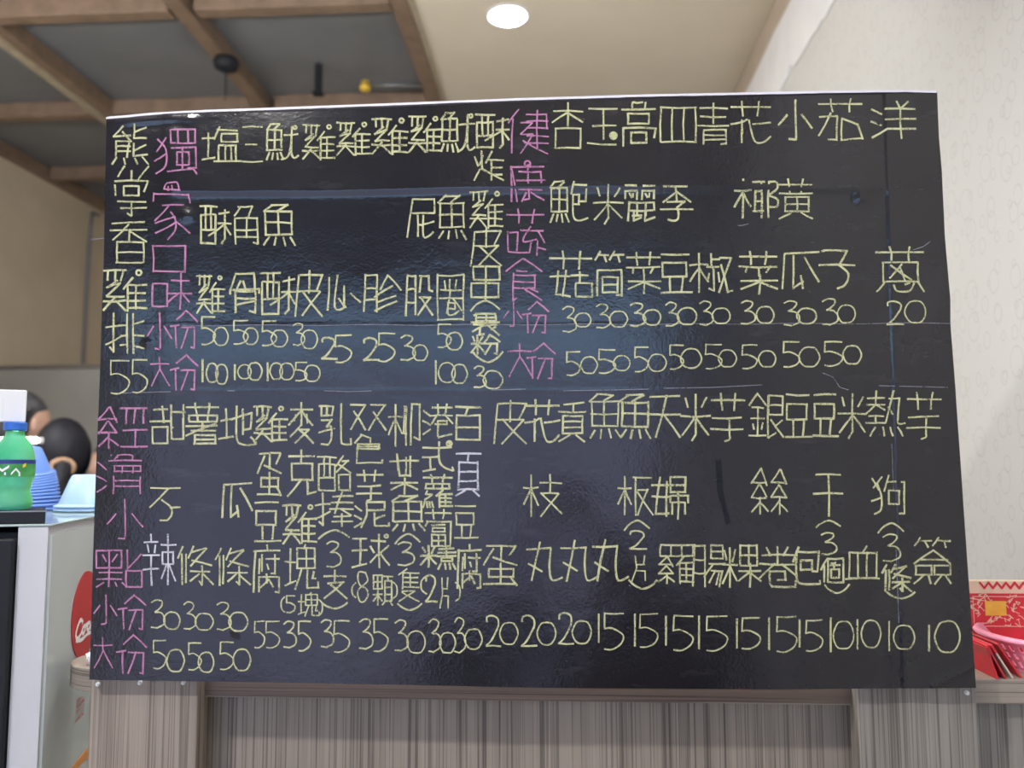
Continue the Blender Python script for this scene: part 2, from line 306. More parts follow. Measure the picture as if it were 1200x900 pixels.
GLYPHS = """
a|00409940 28003299 72006899
b|99000048 50305099
c|00309930 50005099 50350072 50359972
d|10009922 00459962 00999978
e|12000099 12008800 88008899 12358835 08688868
f|40000032 18221899 18229922 18459245 18689268 18929992 55225592
g|00059905 20051828 50055028 85057530 6028154575351565 15659065 00759575 50680099 52759597
h|00000099 00009900 99009999 00999999
i|@h:00009999 00509950
j|@h:00009999 00339933 00669966
k|@h:00009999 00509950 50005099
l|15000099 38004299 62006899 82009999
m|50000030 00308530 55008835 45350062 00628562 50358862 50625099 50700092 50759592
n|00008800 88008599 85996595 45000099
o|50000028 50009928 18328232 50325095 10559055 20682880 80687280 00959995
p|00088008 80080599 10309999
q|18000050 15204820 30203860 68005050 65209920 80208560
r|25000022 22007500 75004022 05220599 05229022 90229099 05609060 48224899 05999099
s|@r:00009972 18800099 38803599 62806899 82809999
t|00009900 35003520 65006520 08220899 08229222 92229299 08999299 35223560 65226560 08629262
u|10009905 40003570 08450899 40654565 08709970
v|50005099 00309930
雞|@g:00005299 @f:45229899 o801006
熊|300505305028 52422818 12421082 12425042 50424282 14545054 14665066 62006035 62359535 94086220 60486078 60789675 94526266 14840099 34843899 62847099 84829999
掌|30001420 50105028 99006530 053805580538 05309530 95308550 @h:28407058 12709070 20829082 50705097 50973892
香|02069004 00229822 50225048 48080546 50249848 @i:16509099
獨|28180550 ~0822274527800598 00702755 @h:38009530 55005530 78007830 40409640 96409685 96857885 @h:52508078 65406590 30929088 90889899
家|~3010350050006500701270123010 42054212 52035212 02320218 02209520 95209835 25388038 45380565 ~4850606560854099 58600572 60700588 62689988
口|@h:00009999
味|@h:00303690 46208820 38559555 68006898 62583880 72559078
小|~5200520555855299 52993599 28350562 70359870
大|04249624 48005040 50400898 50409898
份|00423038 18402099 22245600 56009830 @n:38449399
塩|15151580 00302830 00903085 42003032 38088808 @h:48188840 42508550 42504090 58505890 72507290 85508590 28959995
三|04009200 15506850 05999299
魷|@s:00005299 55309828 ~7805756065904899 ~7828788085959988 o880805
酥|@t:00005599 62209515 80108088 80887099 60459945 78482878 78489875
角|26000525 18007000 70005525 05308830 05300899 88309299 92997595 08629062 08809080 50305082
魚|@s:00009999
骨|18000045 18008000 80008540 25353518 00409838 00400052 98389850 45205545 18451899 18458545 85458599 85996595 18628562 20808270
皮|12100099 12109808 98087842 50005050 12459045 90452599 25459999
炸|05201550 30152045 25003060 22600298 30609998 62004040 48309830 60306099 60559555 60809580
屁|20030099 20039803 98039838 18389838 38453895 38685868 ~5845589578959585 62659560
健|25000030 12200899 30306030 60303055 30556055 60553099 35709999 45109510 95109542 45259925 45429942 45609960 40759975 72007285
康|o501008 05182099 05180599 05189518 25308830 88308872 20509950 25728872 52125592 55924095 48783599 60789595
蔬|@a:00009530 02480490 04906092 08502850 28502588 25682868 35459345 ~6238455845707565 80489570 62725892 78687899 78829885
食|48000030 48009830 30305830 20352099 20408040 80408070 22558055 22708070 22992895 50706080 65708880 45709999
杏|05189818 50005050 48200042 50209842 @h:10559299
玉|05059505 50055085 15509050 00959098 O827511
高|~3012320045006000 70006812 00159815 @h:18258048 05580599 05589958 99589580 @h:28687292
四|@h:00009899 32003298 65006598
青|08129512 10329032 50005050 00559955 20652099 20659065 90659099 90997599 20789078 20889088
花|@a:00009835 28452878 28582899 00553050 30504045 ~4545609580999985 55559950
鮑|@s:00004899 62005530 60089508 95089248 92487848 60307530 75307555 75556055 ~6030608575969988
米|15082228 88087028 00459945 50005085 50853899 48500588 52509585
麗|02053805 62059805 02180240 02184218 42184240 58185840 58189818 98189840 15252235 28252835 70257535 82258235 15501299 15509850 98509870 20709870 42504285 70507085 25855585 30703098 30985590 68706898 68989990
季|10108010 45105050 50250850 50259250 22507550 75505065 00709970 ~50705570559540992595
椰|@c:00003899 42087008 48084880 62086299 48326232 48566256 42826882 78087899 ~7808960898257840 ~7842985298708272
黃|@a:00009535 00359835 @k:18458880 35850099 65859899
排|@x:00004099 55005599 72007299 72289820 72559855 72829988 35305530 40555555 38805578
心|05050099 ~3000229050903565 50305290 50905590 70509975
胗|@e:00004099 65004540 65009940 75302860 85553575 88703098
股|@e:00004099 55005040 50008500 85008535 85359840 50559055 90554599 55559998
圈|@h:00009999 25122830 45104530 70126530 12349034 08529252 48343585 55529080 40626562 65626575 65754075 ~4062408860888080
串|@h:10009838 @h:00489588 50005099
裹|10151215 @k:18108540 00459945 50405060 10559055 45580585 30702999 29994595 60609999 85657075
粉|@w:00004599 65004540 65009935 @n:48459599
菇|@a:00009838 00554555 18421595 15954899 38423099 @v:50458870 @h:60709899
筍|@q:00009838 08420899 08429242 92429299 92997599 @i:25587892
菜|@a:00009830 00359835 18401848 50405055 80357050 @c:05559999
豆|02008800 @h:05228058 28602895 70606595 00999999
椒|@c:00004299 50005035 50156815 40356835 55355595 55954588 45504268 65506872 70109510 95106899 72308899 88999996
瓜|05080099 05059800 30102898 28985580 50655599 60159980
子|10001500 75007500 15007500 75005538 00389538 ~5538786070905099
蔥|@a:00009830 @h:15358878 30705540 30407575 50456075 20800299 ~3885459970998082 60857080 88809999
經|@m:00004299 45059805 58055540 74057240 92059240 50559855 74557490 45929892
濟|@d:00202095 ~3812500075007812 ~45084500 25159815 @h:38289542 55305545 78307845 30003000 35553599 95559599 38659265 38809280
甜|10125012 35054045 00406040 @h:08555095 60006285 95009585 58189918 65859585 65556555
薯|@a:00009825 @h:08309545 35303545 65306545 00559555 50455068 15689068 90500080 @i:25789099
地|05403535 20102085 00853880 35358820 88208560 85606562 65106575 ~48024880609999998580
麥|08189518 50005055 28302045 48200055 52209555 70307550 45580585 40658065 80652599 45689999
不|02009800 60000060 ~4038706070855899 58993599 68609960
蛋|10039503 95037825 52035038 30080048 28309848 @h:15588878 50455095 00959595 82809999
克|05159515 48004830 @h:15308865 45650099 70657095 70959990
辣|25002515 05154515 15201835 38203535 00404840 02684868 25402599 55209820 75007599 @h:58359058 70605585 78609590
乳|02054505 08050828 08284228 42284505 25052528 08384038 40382555 ~2555405540853099 30990899 00704860 ~7000708575989998 99989985
双|00054005 40050095 10284095 55059505 95055098 62309898
色|25000025 20005512 55125525 @k:10308545 10450890 08909590 95909580
柳|@c:00004299 50104870 48705570 55105599 55055005 72007099 72009800 98009885 98858080
港|@d:00182590 @a:30009825 25359835 50283058 72289858 @h:50508060 40605060 50655099 50999590
百|00009800 50003825 @i:05259599
酪|@t:00055599 75005530 72159015 90155548 62259850 @h:62559599
捧|@x:00053999 45159812 42329832 38509950 70005062 68509568 50729070 45859885 70627099
芋|@a:02009835 05529050 00759575 ~5555558555954099
泥|@d:00152095 35008500 85008530 85303530 35003550 35502095 58425888 58889888 98889878 85505865
葉|02209818 25003555 35557055 25003040 70057055 55105555 @c:05609599
式|00189518 00505050 25502590 00984090 ~5500587099959985 O880508
蘿|@a:00009822 @h:10288842 35283542 65286542 15481060 10603060 30600575 @l:00823599 @f:45489899
蔔|@a:00009825 10300045 05329832 98329599 95998099 25427542 @h:28507560 @k:25687599
頁|02039803 48034522 @j:10228585 35850099 65859099
糕|@w:00004590 70007245 50159212 48309928 45459943 @h:58508865 @l:48759899
球|03123812 22122288 02484048 00983888 50208820 70007299 48355855 66604885 95357555 75609992 o900505
貢|18158810 52125230 00309530 @j:15408580 40850099 60859099
天|02059502 00459845 55002099 48509899
枝|@c:00003899 42209820 70007045 48459045 90454599 45459995
板|@c:00003899 42059505 50055099 55358535 85355599 55409999
婦|00204518 22001085 10854585 42104090 @h:50009035 50189018 48450045 50449844 50445060 98449860 70357099 55605585 55608860 88608885
丸|02176815 38001599 08554575 ~6815656272989990
銀|@o:00004899 55055599 @i:55059548 55997588 62609999 95607575
熱|02154815 25002530 00304830 25300050 28304840 08554555 00705070 25552570 58158515 ~8515826588729970 70005068 58357050 @l:10809599
絲|@m:00004599 @m:52009799
干|08009000 00459945 50005299
狗|30020530 02082235 ~1622285228850898 00652855 50003840 44159515 95159596 95968096 @h:50388072
點|@h:00005548 28002899 15122230 45123530 05605560 00785578 15880099 28882899 40884599 55886599 68006850 98106850 @h:65559999
條|15000030 12201299 22202295 45003030 38158005 80053550 40359550 35659065 68506899 68996090 60703590 68709999
腐|50005010 02129512 08120299 30203055 22302060 45309230 78207860 78606260 50405550 20682099 20689268 92689299 92998099 48604880 55722588 55727088
塊|15081585 00382838 00903080 @k:35088852 60005508 50523099 65526595 65959895 98959882 85608075 80758975
支|05209520 48004845 20458540 85400599 25459999
顆|@k:00004545 @c:00504599 55059905 75057520 @j:60209585 65854899 85859999
隻|@f:05009860 20688068 80680599 20709999
片|18002550 25500099 25357035 70006535 25607560 75607599
羅|@h:05009528 35003528 65006528 @m:00304599 @f:50309899
腸|@e:00004099 @i:55009032 48459845 60453575 55628862 88628099 68625090 80627095
粿|@w:00053899 @k:45009048 @c:42459999
卷|20003020 78006520 08209520 00429942 50004842 42420078 60429972 28602890 28903599 35999999 99999985 28607060 70607082 70824882
包|20000040 12129512 95129065 90657065 @h:28357060 ~1212128030989998 99989988
個|@b:00002899 @h:30009899 45206020 42288528 62155545 @h:45458080
血|60005020 @h:10209095 35203595 62206295 00989998
簽|@q:00009835 50280055 50289955 20489048 @h:05604880 @h:55609880 25800099 38804599 75805599 85809999
1|50005099
2|~05200805400075108030704535800299 02999599
3|~05103500750575205035 50353042 ~30427045956290854598 45980595
5|10009500 10000842 ~084245409560858545991098
8|~6500200008203045755592756599309908752055853080106500
0|~5000250508250050087525955099759592759950922575055000
(|~990035150535056535859999
)|~000065159535956565850099
⌒|~00992040500075259980
⌣|~00002060509980609900
w|12082530 85086535 00459945 48004899 48500090 52509585
x|00359930 50005095 50952585 00789955
茄|@a:00009530 02424042 40423898 38982098 25350088 50485099 50488560 85609595 95955099
洋|00222232 00552262 02983575 55006518 80006518 30209520 30489848 35759975 65186799
"""
PLACES = """
A 100 120
Y 熊 125,105,295,290 掌 132,298,300,535 香 120,555,290,752 塩 550,118,735,285 三 735,118,838,278 魷 850,105,1000,268 雞 1020,98,1172,268 酥 535,488,680,660 角 693,488,818,663 魚 835,480,983,668
P 獨 325,128,525,338 家 318,380,490,640 口 318,672,468,792
B 350 120
Y 雞 180,88,338,248 雞 345,68,515,243 雞 518,60,670,235 魷 668,50,825,230 酥 830,58,988,215 炸 820,230,960,368 雞 803,410,960,588 皮 808,590,948,765 屁 510,445,637,632 魚 655,437,785,638
P 健 985,35,1170,240 康 988,268,1155,465 蔬 975,500,1158,718
C 600 100
Y 杏 188,85,332,295 玉 355,100,500,280 高 515,82,672,285 四 698,105,863,265 青 870,85,1015,275 鮑 180,452,357,640 米 380,468,520,648 麗 528,462,668,635 季 695,455,848,633
D 830 100
Y 花 105,75,292,268 小 320,75,488,252 茄 518,65,730,258 洋 765,78,972,248 椰 123,440,325,618 黃 333,440,490,625
E 100 280
Y 雞 85,138,290,338 排 98,350,275,535 5 112,570,208,725 5 215,568,293,720 雞 522,163,655,350 骨 678,163,815,345 酥 822,160,985,352 皮 985,150,1112,360 5 540,365,610,495 0 600,415,670,498 5 690,383,765,492 0 742,418,810,494 5 825,385,897,500 0 872,428,948,505 3 972,397,1030,500 0 1012,428,1088,515 1 545,565,556,670 0 568,583,622,672 0 612,588,668,680 1 697,590,706,660 0 715,590,778,655 0 762,580,828,662 1 848,582,862,664 0 866,582,925,658 0 912,582,978,660 5 982,580,1040,665 0 1028,592,1100,668
P 味 315,160,505,330 小 285,352,405,515 份 400,335,528,512 大 303,555,395,690 份 400,543,530,708
F 350 280
Y 心 135,172,288,335 胗 305,170,480,340 股 503,172,628,357 圈 652,168,775,378 串 808,130,943,290 ⌒ 805,290,942,338 裹 808,340,942,450 粉 808,450,945,540 ⌣ 815,530,955,578 2 108,462,182,562 5 165,452,250,578 2 303,465,380,568 5 368,443,453,573 3 476,452,548,570 0 535,497,604,570 5 648,400,715,508 0 692,438,768,520 1 636,572,650,678 0 655,580,735,672 0 718,588,790,677 3 820,597,880,698 0 865,618,956,702
P 食 973,92,1140,288 小 958,300,1050,410 份 1050,295,1172,440 大 976,490,1095,645 份 1070,488,1205,655
G 600 280
Y 菇 178,58,378,270 筍 390,58,523,265 菜 538,62,695,258 豆 698,70,845,252 椒 835,68,1033,250 3 235,318,303,438 0 293,348,370,412 3 393,305,463,420 0 458,338,541,412 3 552,300,627,410 0 615,332,698,403 3 718,298,783,410 0 775,322,865,402 3 877,292,945,405 0 938,325,1023,397 5 250,530,320,640 0 322,552,400,630 5 400,520,487,630 0 475,548,553,617 5 570,508,640,622 0 638,540,722,620 5 735,498,805,610 0 790,515,888,605 5 900,495,985,608 0 968,520,1052,600
H 850 280
Y 菜 65,58,245,258 瓜 268,60,440,232 子 438,55,613,232 蔥 705,38,928,245 3 70,290,142,400 0 145,317,228,395 3 272,290,350,407 0 335,325,427,397 3 452,280,530,405 0 525,310,610,393 2 757,292,838,400 0 840,290,938,393 5 73,498,150,608 0 155,525,236,600 5 265,483,350,600 0 345,507,441,600 5 458,483,550,595 0 550,500,637,586
I 100 450
P 經 62,105,292,305 濟 55,332,268,515 小 92,545,270,723
Y 甜 303,98,468,285 薯 475,90,625,280 地 627,100,800,282 雞 790,98,948,272 麥 955,88,1070,275 不 303,488,445,638 瓜 643,463,782,625 蛋 808,320,918,525 克 948,308,1080,525 豆 795,555,918,735 雞 928,558,1085,748
J 350 450
Y 乳 93,95,245,283 双 243,92,412,218 色 262,238,397,383 柳 422,95,570,288 港 583,95,722,250 百 735,108,855,262 酪 88,335,248,498 捧 78,505,255,668 芋 270,405,395,548 泥 262,553,425,678 葉 425,328,565,515 魚 438,525,592,688 式 583,272,722,410 蘿 583,425,722,578 蔔 593,588,715,760 豆 733,572,840,720 皮 915,75,1068,278 ⌒ 95,685,235,725 3 128,738,200,858 球 250,705,427,860 ⌒ 452,703,568,748 3 462,742,543,852 糕 573,758,738,868
W 頁 738,323,857,525
K 600 450
Y 花 62,75,222,268 貢 220,68,350,270 魚 365,50,510,252 魚 508,52,650,253 天 643,52,790,248 米 793,48,928,267 芋 933,45,1090,265 枝 55,425,232,618 板 497,430,660,615 婦 655,437,828,635 ⌒ 528,640,643,685 2 550,688,633,772
L 850 450
Y 銀 112,45,275,250 豆 283,50,405,248 豆 413,50,530,243 米 528,45,660,252 熱 660,35,838,243 芋 850,40,1012,260 絲 123,398,298,612 干 412,425,550,620 狗 685,430,843,612 ⌒ 425,640,537,672 3 445,697,523,800 ⌒ 715,652,833,698 3 735,703,822,833
M 100 600
P 點 52,180,265,350 小 35,392,150,525 份 155,388,285,550 大 37,590,130,730 份 148,578,290,757
W 辣 270,105,428,342
Y 條 435,162,600,340 條 612,170,773,342 腐 788,155,918,375 塊 938,155,1095,362 ( 918,398,935,468 5 940,392,985,472 塊 998,378,1098,488 ) 1095,410,1112,485 3 308,412,375,545 0 368,468,445,548 3 460,422,520,550 0 515,475,600,552 3 615,422,685,555 0 672,470,762,557 5 790,512,842,635 5 842,512,912,637 3 928,513,990,637 5 995,512,1058,650 5 315,603,380,732 0 382,645,464,748 5 480,613,545,740 0 530,658,603,750 5 627,610,697,738 0 693,642,775,743
N 350 600
Y 支 113,275,228,405 ⌣ 110,425,230,452 ( 250,332,268,400 8 272,283,330,418 顆 350,295,440,435 ) 443,330,462,405 隻 465,265,565,420 ⌣ 465,430,575,460 ( 573,300,600,385 2 595,297,650,420 片 662,310,713,450 ) 735,330,757,418 腐 743,155,860,355 蛋 868,155,1023,345 3 103,505,165,635 5 160,512,240,655 3 283,500,350,645 5 348,503,420,652 3 450,505,515,652 0 507,557,594,660 3 607,503,668,657 0 660,565,735,660 3 728,497,785,660 0 778,548,860,642 2 878,485,950,628 0 942,518,1027,620
O 600 600
Y 丸 65,143,233,322 丸 228,135,400,322 丸 373,130,545,320 片 563,205,645,322 ⌣ 548,320,680,360 羅 688,155,853,335 腸 848,155,1002,348 粿 988,155,1165,350 2 43,485,120,628 0 118,517,205,622 2 218,473,292,617 0 282,510,372,615 1 403,480,410,612 5 425,475,525,643 1 572,480,580,627 5 592,478,685,633 1 715,487,728,625 5 748,487,852,648 1 868,488,885,640 5 902,488,1013,650 1 1048,500,1060,637 5 1070,497,1165,640
Q 850 600
Y 卷 160,165,330,350 包 318,163,443,340 個 448,218,553,328 ⌣ 462,340,580,380 血 565,158,722,315 條 735,248,872,370 ⌣ 757,375,887,405 簽 883,120,1055,335 1 198,497,210,645 5 232,490,336,655 1 340,505,355,632 5 370,507,458,652 1 487,497,500,652 0 505,512,602,640 1 613,507,625,643 0 637,508,728,635 1 760,512,775,648 0 788,530,886,643 1 947,530,960,650 0 980,510,1098,655
"""

def wpart(name, bm, m, root, **k):
    """a part whose mesh is given in world coordinates"""
    o = obj(name, bm, m, root, **k)
    o.matrix_parent_inverse = (Matrix.Translation(root.location) @ Matrix.Rotation(root.rotation_euler.z, 4, 'Z')).inverted()
    return o
# ---------------------------------------------------------------- the room
CEIL = EYE + 1.92; WX = .90; LX = -3.44; YB = 5.2; YW = -4.8
tag(obj('floor', B(LX - .1, YW, -.05, WX + .1, YB, 0), 'floor'), 'grey tiled floor of the snack shop', kind='structure')
wr = tag(obj('wall_right', B(WX, YW, 0, WX + .1, YB, CEIL), 'wall'), 'white wallpaper with thin grey rings right of the board', kind='structure')
tag(obj('wall_left', B(LX - .1, YW, 0, LX, YB, CEIL + .08), 'beige'), 'plain beige side wall behind the kitchen', kind='structure')
tag(obj('wall_back', B(LX, YB, 0, WX, YB + .1, CEIL + .08), 'beige'), 'beige wall at the far end of the kitchen', kind='structure')
# strips where wall and ceiling meet
zb = CEIL - .135
tag(obj('trim_1', B(WX - .006, -3, zb, WX + .01, YB - .02, CEIL - .005), 'trim_beige'), 'narrow beige strip under the ceiling', kind='structure')
bm = bmesh.new(); ys = [-3 + i * .05 for i in range(160)]; rnd = random.Random(3); prev = None
for y in ys:
    zt = zb + .004 * math.sin(y * 9); zl = CEIL - .41 + .006 * math.sin(y * 7) + rnd.uniform(-.006, .006) + (.03 if rnd.random() < .06 else 0)
    cur = [bm.verts.new((WX - .009, y, zt)), bm.verts.new((WX - .007, y, zl)), bm.verts.new((WX + .01, y, zt)), bm.verts.new((WX + .01, y, zl))]
    if prev:
        for a, b in ((0, 1), (1, 3), (3, 2), (2, 0)): bm.faces.new((prev[a], prev[b], cur[b], cur[a]))
    prev = cur
tag(obj('trim_2', bm, 'trim_white'), 'white strip with torn lower edge above the wallpaper', kind='structure')

ceil = tag(obj('ceiling', B(-.66, YW, CEIL, WX + .1, YB, CEIL + .08), 'ceil'), 'flat beige ceiling beside a coffered grey one', kind='structure')
bx = [on_z(488, 50, CEIL).x, on_z(246, 50, CEIL).x, on_z(62, 86, CEIL).x, LX]
by = [YW, -3.2, -2.15, -1.1, 0.05, 1.2, on_z(300, 9, CEIL).y, on_z(250, 129, CEIL).y, on_z(90, 207, CEIL).y, YB]
def batten(x0, y0, x1, y1, m='dark_wood'):
    obj('batten', B(x0, y0, CEIL - .02, x1, y1, CEIL + .06), m, ceil, bev=.003)
batten(bx[0] - .045, YW, bx[0] + .028, YB); obj('batten_edge', B(bx[0] + .029, YW, CEIL - .012, bx[0] + .052, YB, CEIL + .05), 'pale_wood', ceil)
batten(bx[1] - .035, YW, bx[1] + .035, YB)
batten(bx[2] + .005, YW, bx[2] + .06, YB); obj('batten_edge', B(bx[2] - .045, YW, CEIL - .028, bx[2] + .004, YB, CEIL + .05), 'pale_wood', ceil)
batten(LX, YW, LX + .05, YB)
for i, y in enumerate(by[1:-1]):
    for a, b in zip(bx, bx[1:]): batten(b + .06, y - .035, a - .05, y + .035)
for y0, y1 in zip(by, by[1:]):
    for a, b in zip(bx, bx[1:]):
        obj('ceiling_panel', B(b - .02, y0 + .01, CEIL + .062, a + .02, y1 - .01, CEIL + .075), 'panel', ceil)

# shop front behind the photographer
wf = tag(obj('wall_front', B(LX, YW - .12, 3.06, WX, YW, CEIL + .08), 'dark_wood'), 'wall over the shop window', kind='structure')
obj('wall_panel', B(LX, YW - .12, 0, -3.3, YW, 3.06), 'beige', wf); obj('wall_panel', B(.75, YW - .12, 0, WX, YW, 3.06), 'beige', wf)
win = tag(obj('window_1', B(-3.3, YW - .1, 2.30, .75, YW - .02, 2.37), 'black'), 'wide shop window with daylight outside', kind='structure')
for x in (-3.3, -2.3, -1.3, -.3, .7): obj('mullion', B(x, YW - .09, 0, x + .05, YW - .03, 3.06), 'black', win)
obj('window_frame', B(-3.3, YW - .1, 3.02, .75, YW - .02, 3.06), 'black', win)
for i in range(4):
    x = -3.25 + i
    obj('window_pane', B(x, YW - .07, 2.37, x + .95, YW - .06, 3.02), 'win_up', win)
    obj('window_pane', B(x, YW - .07, .05, x + .95, YW - .06, 2.30), 'win_low', win)

# recessed lamps
def downlight(x, y, label, lm='lamp'):
    t = empty('ceiling_lamp', (x, y, CEIL), 0, label, 'lamp', 'recessed ceiling lamps')
    obj('lamp_ring', lathe([(.078, .002), (.092, .002), (.094, -.004), (.088, -.009), (.078, -.006), (.078, .002)]), 'white', t, smooth=True)
    obj('lamp_lens', lathe([(0, -.006), (.05, -.0055), (.077, -.003), (.077, .001), (0, .001)]), lm, t, smooth=True)
    return t
p = on_z(595, 18, CEIL)
downlight(p.x, p.y, 'round white ceiling lamp glowing above the menu board')
downlight(p.x, p.y - 3.3, 'round recessed ceiling lamp right above the photographer')
downlight(p.x + .5, p.y - 4.1, 'round recessed ceiling lamp nearer the shop window')
downlight(-2.0, .6, 'round recessed lamp among the grey ceiling panels, kitchen side')
downlight(-1.25, -1.75, 'strong recessed lamp left of the photographer', 'lamp_strong')

def fill_tube(x0, x1, y, z, label):  # fill tubes out of view, added to light the ceiling
    t = empty('fill_tube', ((x0 + x1) / 2, y, z), 0, label, 'lamp', 'added fill tubes'); h_ = (x1 - x0) / 2
    obj('glass_tube', tube([(-h_, 0, 0), (h_, 0, 0)], .016, 12), 'tube_fill', t, smooth=True)
    obj('holder', B(-h_ - .02, -.02, -.03, -h_, .02, .03), 'white', t); obj('holder', B(h_, -.02, -.03, h_ + .02, .02, .03), 'white', t)
    obj('crossbar', B(-h_, -.012, .03, h_, .012, .042), 'white', t)
    for s_1 in (-1, 1): obj('wire', tube([(s_1 * h_ * .7, 0, .042), (s_1 * h_ * .7, 0, CEIL - z - .001)], .002, 6), 'white', t)
fill_tube(-.95, .05, .5, CEIL - .8, 'added unseen fill tube over the counter, above the menu board')
fill_tube(-2.9, -1.7, .6, CEIL - .8, 'added unseen fill tube under the grey panels, over the cooks')
# little fittings under the grey panels
q = on_z(265, 76, CEIL - .05)
t = empty('ceiling_speaker', (q.x, q.y, CEIL - .02), 0, 'small dark round fitting on a brown ceiling batten', 'ceiling fitting')
obj('housing', lathe([(0, 0), (.05, 0), (.06, -.02), (.05, -.05), (.02, -.065), (0, -.068)]), 'black', t, smooth=True)
obj('cord', tube([(0, 0, -.06), (0, .0, -.2)], .003, 6), 'black', t)
q = on_z(373, 95, CEIL - .03)
t = empty('hanging_bracket', (q.x, q.y, CEIL + .055), 0, 'short dark bracket hanging under the grey ceiling panels', 'bracket')
obj('rod', B(-.016, -.016, -.15, .016, .016, 0), 'black', t, bev=.003)
obj('foot_plate', B(-.025, -.025, -.155, .025, .025, -.145), 'black', t)
q = on_z(428, 104, CEIL - .05)
t = empty('sprinkler_pipe', (q.x, q.y, CEIL - .03), 0, 'thin grey pipe with a brass nozzle under the ceiling panels', 'pipe')
obj('pipe', tube([(0, 0, 0), (.28, .02, 0)], .011), 'steel', t, smooth=True)
obj('nozzle', lathe([(0, .02), (.02, .018), (.022, 0), (.03, -.01), (.022, -.03), (0, -.034)], 16), 'gold', t, smooth=True)

# ---------------------------------------------------------------- the wooden cabinet that carries the board
def xz(px, py, y): p = on_y(px, py, y); return p.x, p.z
def col_part(x_px0, x_px1, x_px0b, x_px1b, m):
    """front column: its edges at the height of the board and at the bottom of the picture, continued to the floor"""
    yF, yK = .020, .056
    a0, z0 = xz(x_px0, 806, yF); a1, _ = xz(x_px1, 806, yF); c0, z1 = xz(x_px0b, 898, yF); c1, _ = xz(x_px1b, 898, yF)
    x0, x1 = (a0 + c0) / 2, (a1 + c1) / 2
    return B(x0, yF, 0, x1, yK, z0 + .012), x0, x1, m
ZS = EYE - .2985                                       # top of the worktop slab
cab = empty('wooden_counter', (0, .1, 0), 0, 'grey brown wood grain counter carrying the black menu board', 'counter')
bmL, xl0, xl1, _ = col_part(105, 231, 103, 230, 'wood')
bmR, xr0, xr1, _ = col_part(1007, 1143, 1006, 1149, 'wood_grey')
wpart('post', bmL, 'wood', cab, bev=.0015); wpart('post', bmR, 'wood_grey', cab, bev=.0015)
zsb = ZS - .034
pts = []
yf, yk = .058, .215; yc = (yf + yk) / 2; rr = (yk - yf) / 2; xe = on_y(91, 790, yc).x + rr
for i in range(17):
    a = PI / 2 + PI * i / 16; pts.append((xe + rr * math.cos(a), yc + rr * math.sin(a)))
pts += [(WX - .002, yf), (WX - .002, yk)]
wpart('worktop', prism(pts, zsb, ZS), 'wood_x', cab, bev=.002)
wpart('panel', B(xl0 + .01, .080, 0, xr1 - .01, .095, zsb), 'wood_panel', cab)
wpart('panel', B(xr1 - .02, .078, 0, WX - .002, .0795, zsb), 'wood_grey', cab)
wpart('shaded_rail', B(xl1, .047, zsb + .001, xr0, .0575, ZS - .002), 'wood_shaded', cab)  # covers the slab front, its shade put into the brown
wpart('lit_rail_edge', B(xl1, .0465, zsb - .0005, xr0, .0575, zsb + .0008), 'wood_x', cab)  # pale line painted for the light on the lower edge
wpart('side_panel', B(xl0, .057, 0, xl0 + .018, .0795, zsb - .0005), 'wood', cab)
# pins
for i, (px, py) in enumerate(((115, 802), (164, 800), (215, 800), (1133, 812))):
    q = on_y(px, py, .019)
    t = tag(obj('thumbtack', lathe([(0, .0045), (.0022, .004), (.003, .0025), (.002, .001), (.0035, 0), (.0035, -.0005), (0, -.0005)], 14), 'pin', smooth=True, loc=(q.x, .0195, q.z), rot=(R(90), 0, 0)),
            ('white thumbtack in the left post, leftmost of three', 'white thumbtack in the left post, middle of three', 'white thumbtack in the left post, third from its outer edge', 'white thumbtack in the right post below the board corner')[i], 'thumbtack', 'white thumbtacks along the lower edge of the board')
q = on_y(889, 806, .0)
tag(obj('paper_scrap', prism([(-.011, 0), (.012, 0), (.006, .004), (.002, .005), (-.008, .004)], -.006, .004), 'redpaper', loc=(q.x, .03, q.z - .001), rot=(R(8), 0, 0)), 'tiny red paper scrap sticking out under the board', 'scrap')

# ---------------------------------------------------------------- the menu board
def curve(pts, t):
    for (a, b), (c, d) in zip(pts, pts[1:]):
        if t <= c: return b + (d - b) * (t - a) / (c - a)
    return pts[-1][1]
EL = [(137, 125), (300, 121.5), (440, 117), (560, 112), (700, 107.5), (800, 105)]
ER = [(107, 1098), (160, 1100), (200, 1103.5), (275, 1107), (350, 1113.5), (380, 1113.5), (450, 1119), (580, 1128), (680, 1135), (806, 1143.5)]
ET = [(125, 138), (145, 136.5), (175, 133.5), (200, 131.5), (240, 130), (300, 128), (450, 122.5), (600, 116.5), (750, 112), (900, 109), (1000, 107), (1060, 106.5), (1098, 107.5)]
EB = [(105, 796.5), (200, 798), (370, 800.5), (640, 806), (900, 808), (1143, 806)]
def g(x, s): return math.exp(-(x / s) ** 2)
def step(x, w): return 1 / (1 + math.exp(-max(-40, min(40, x / w))))
from mathutils import noise as mn
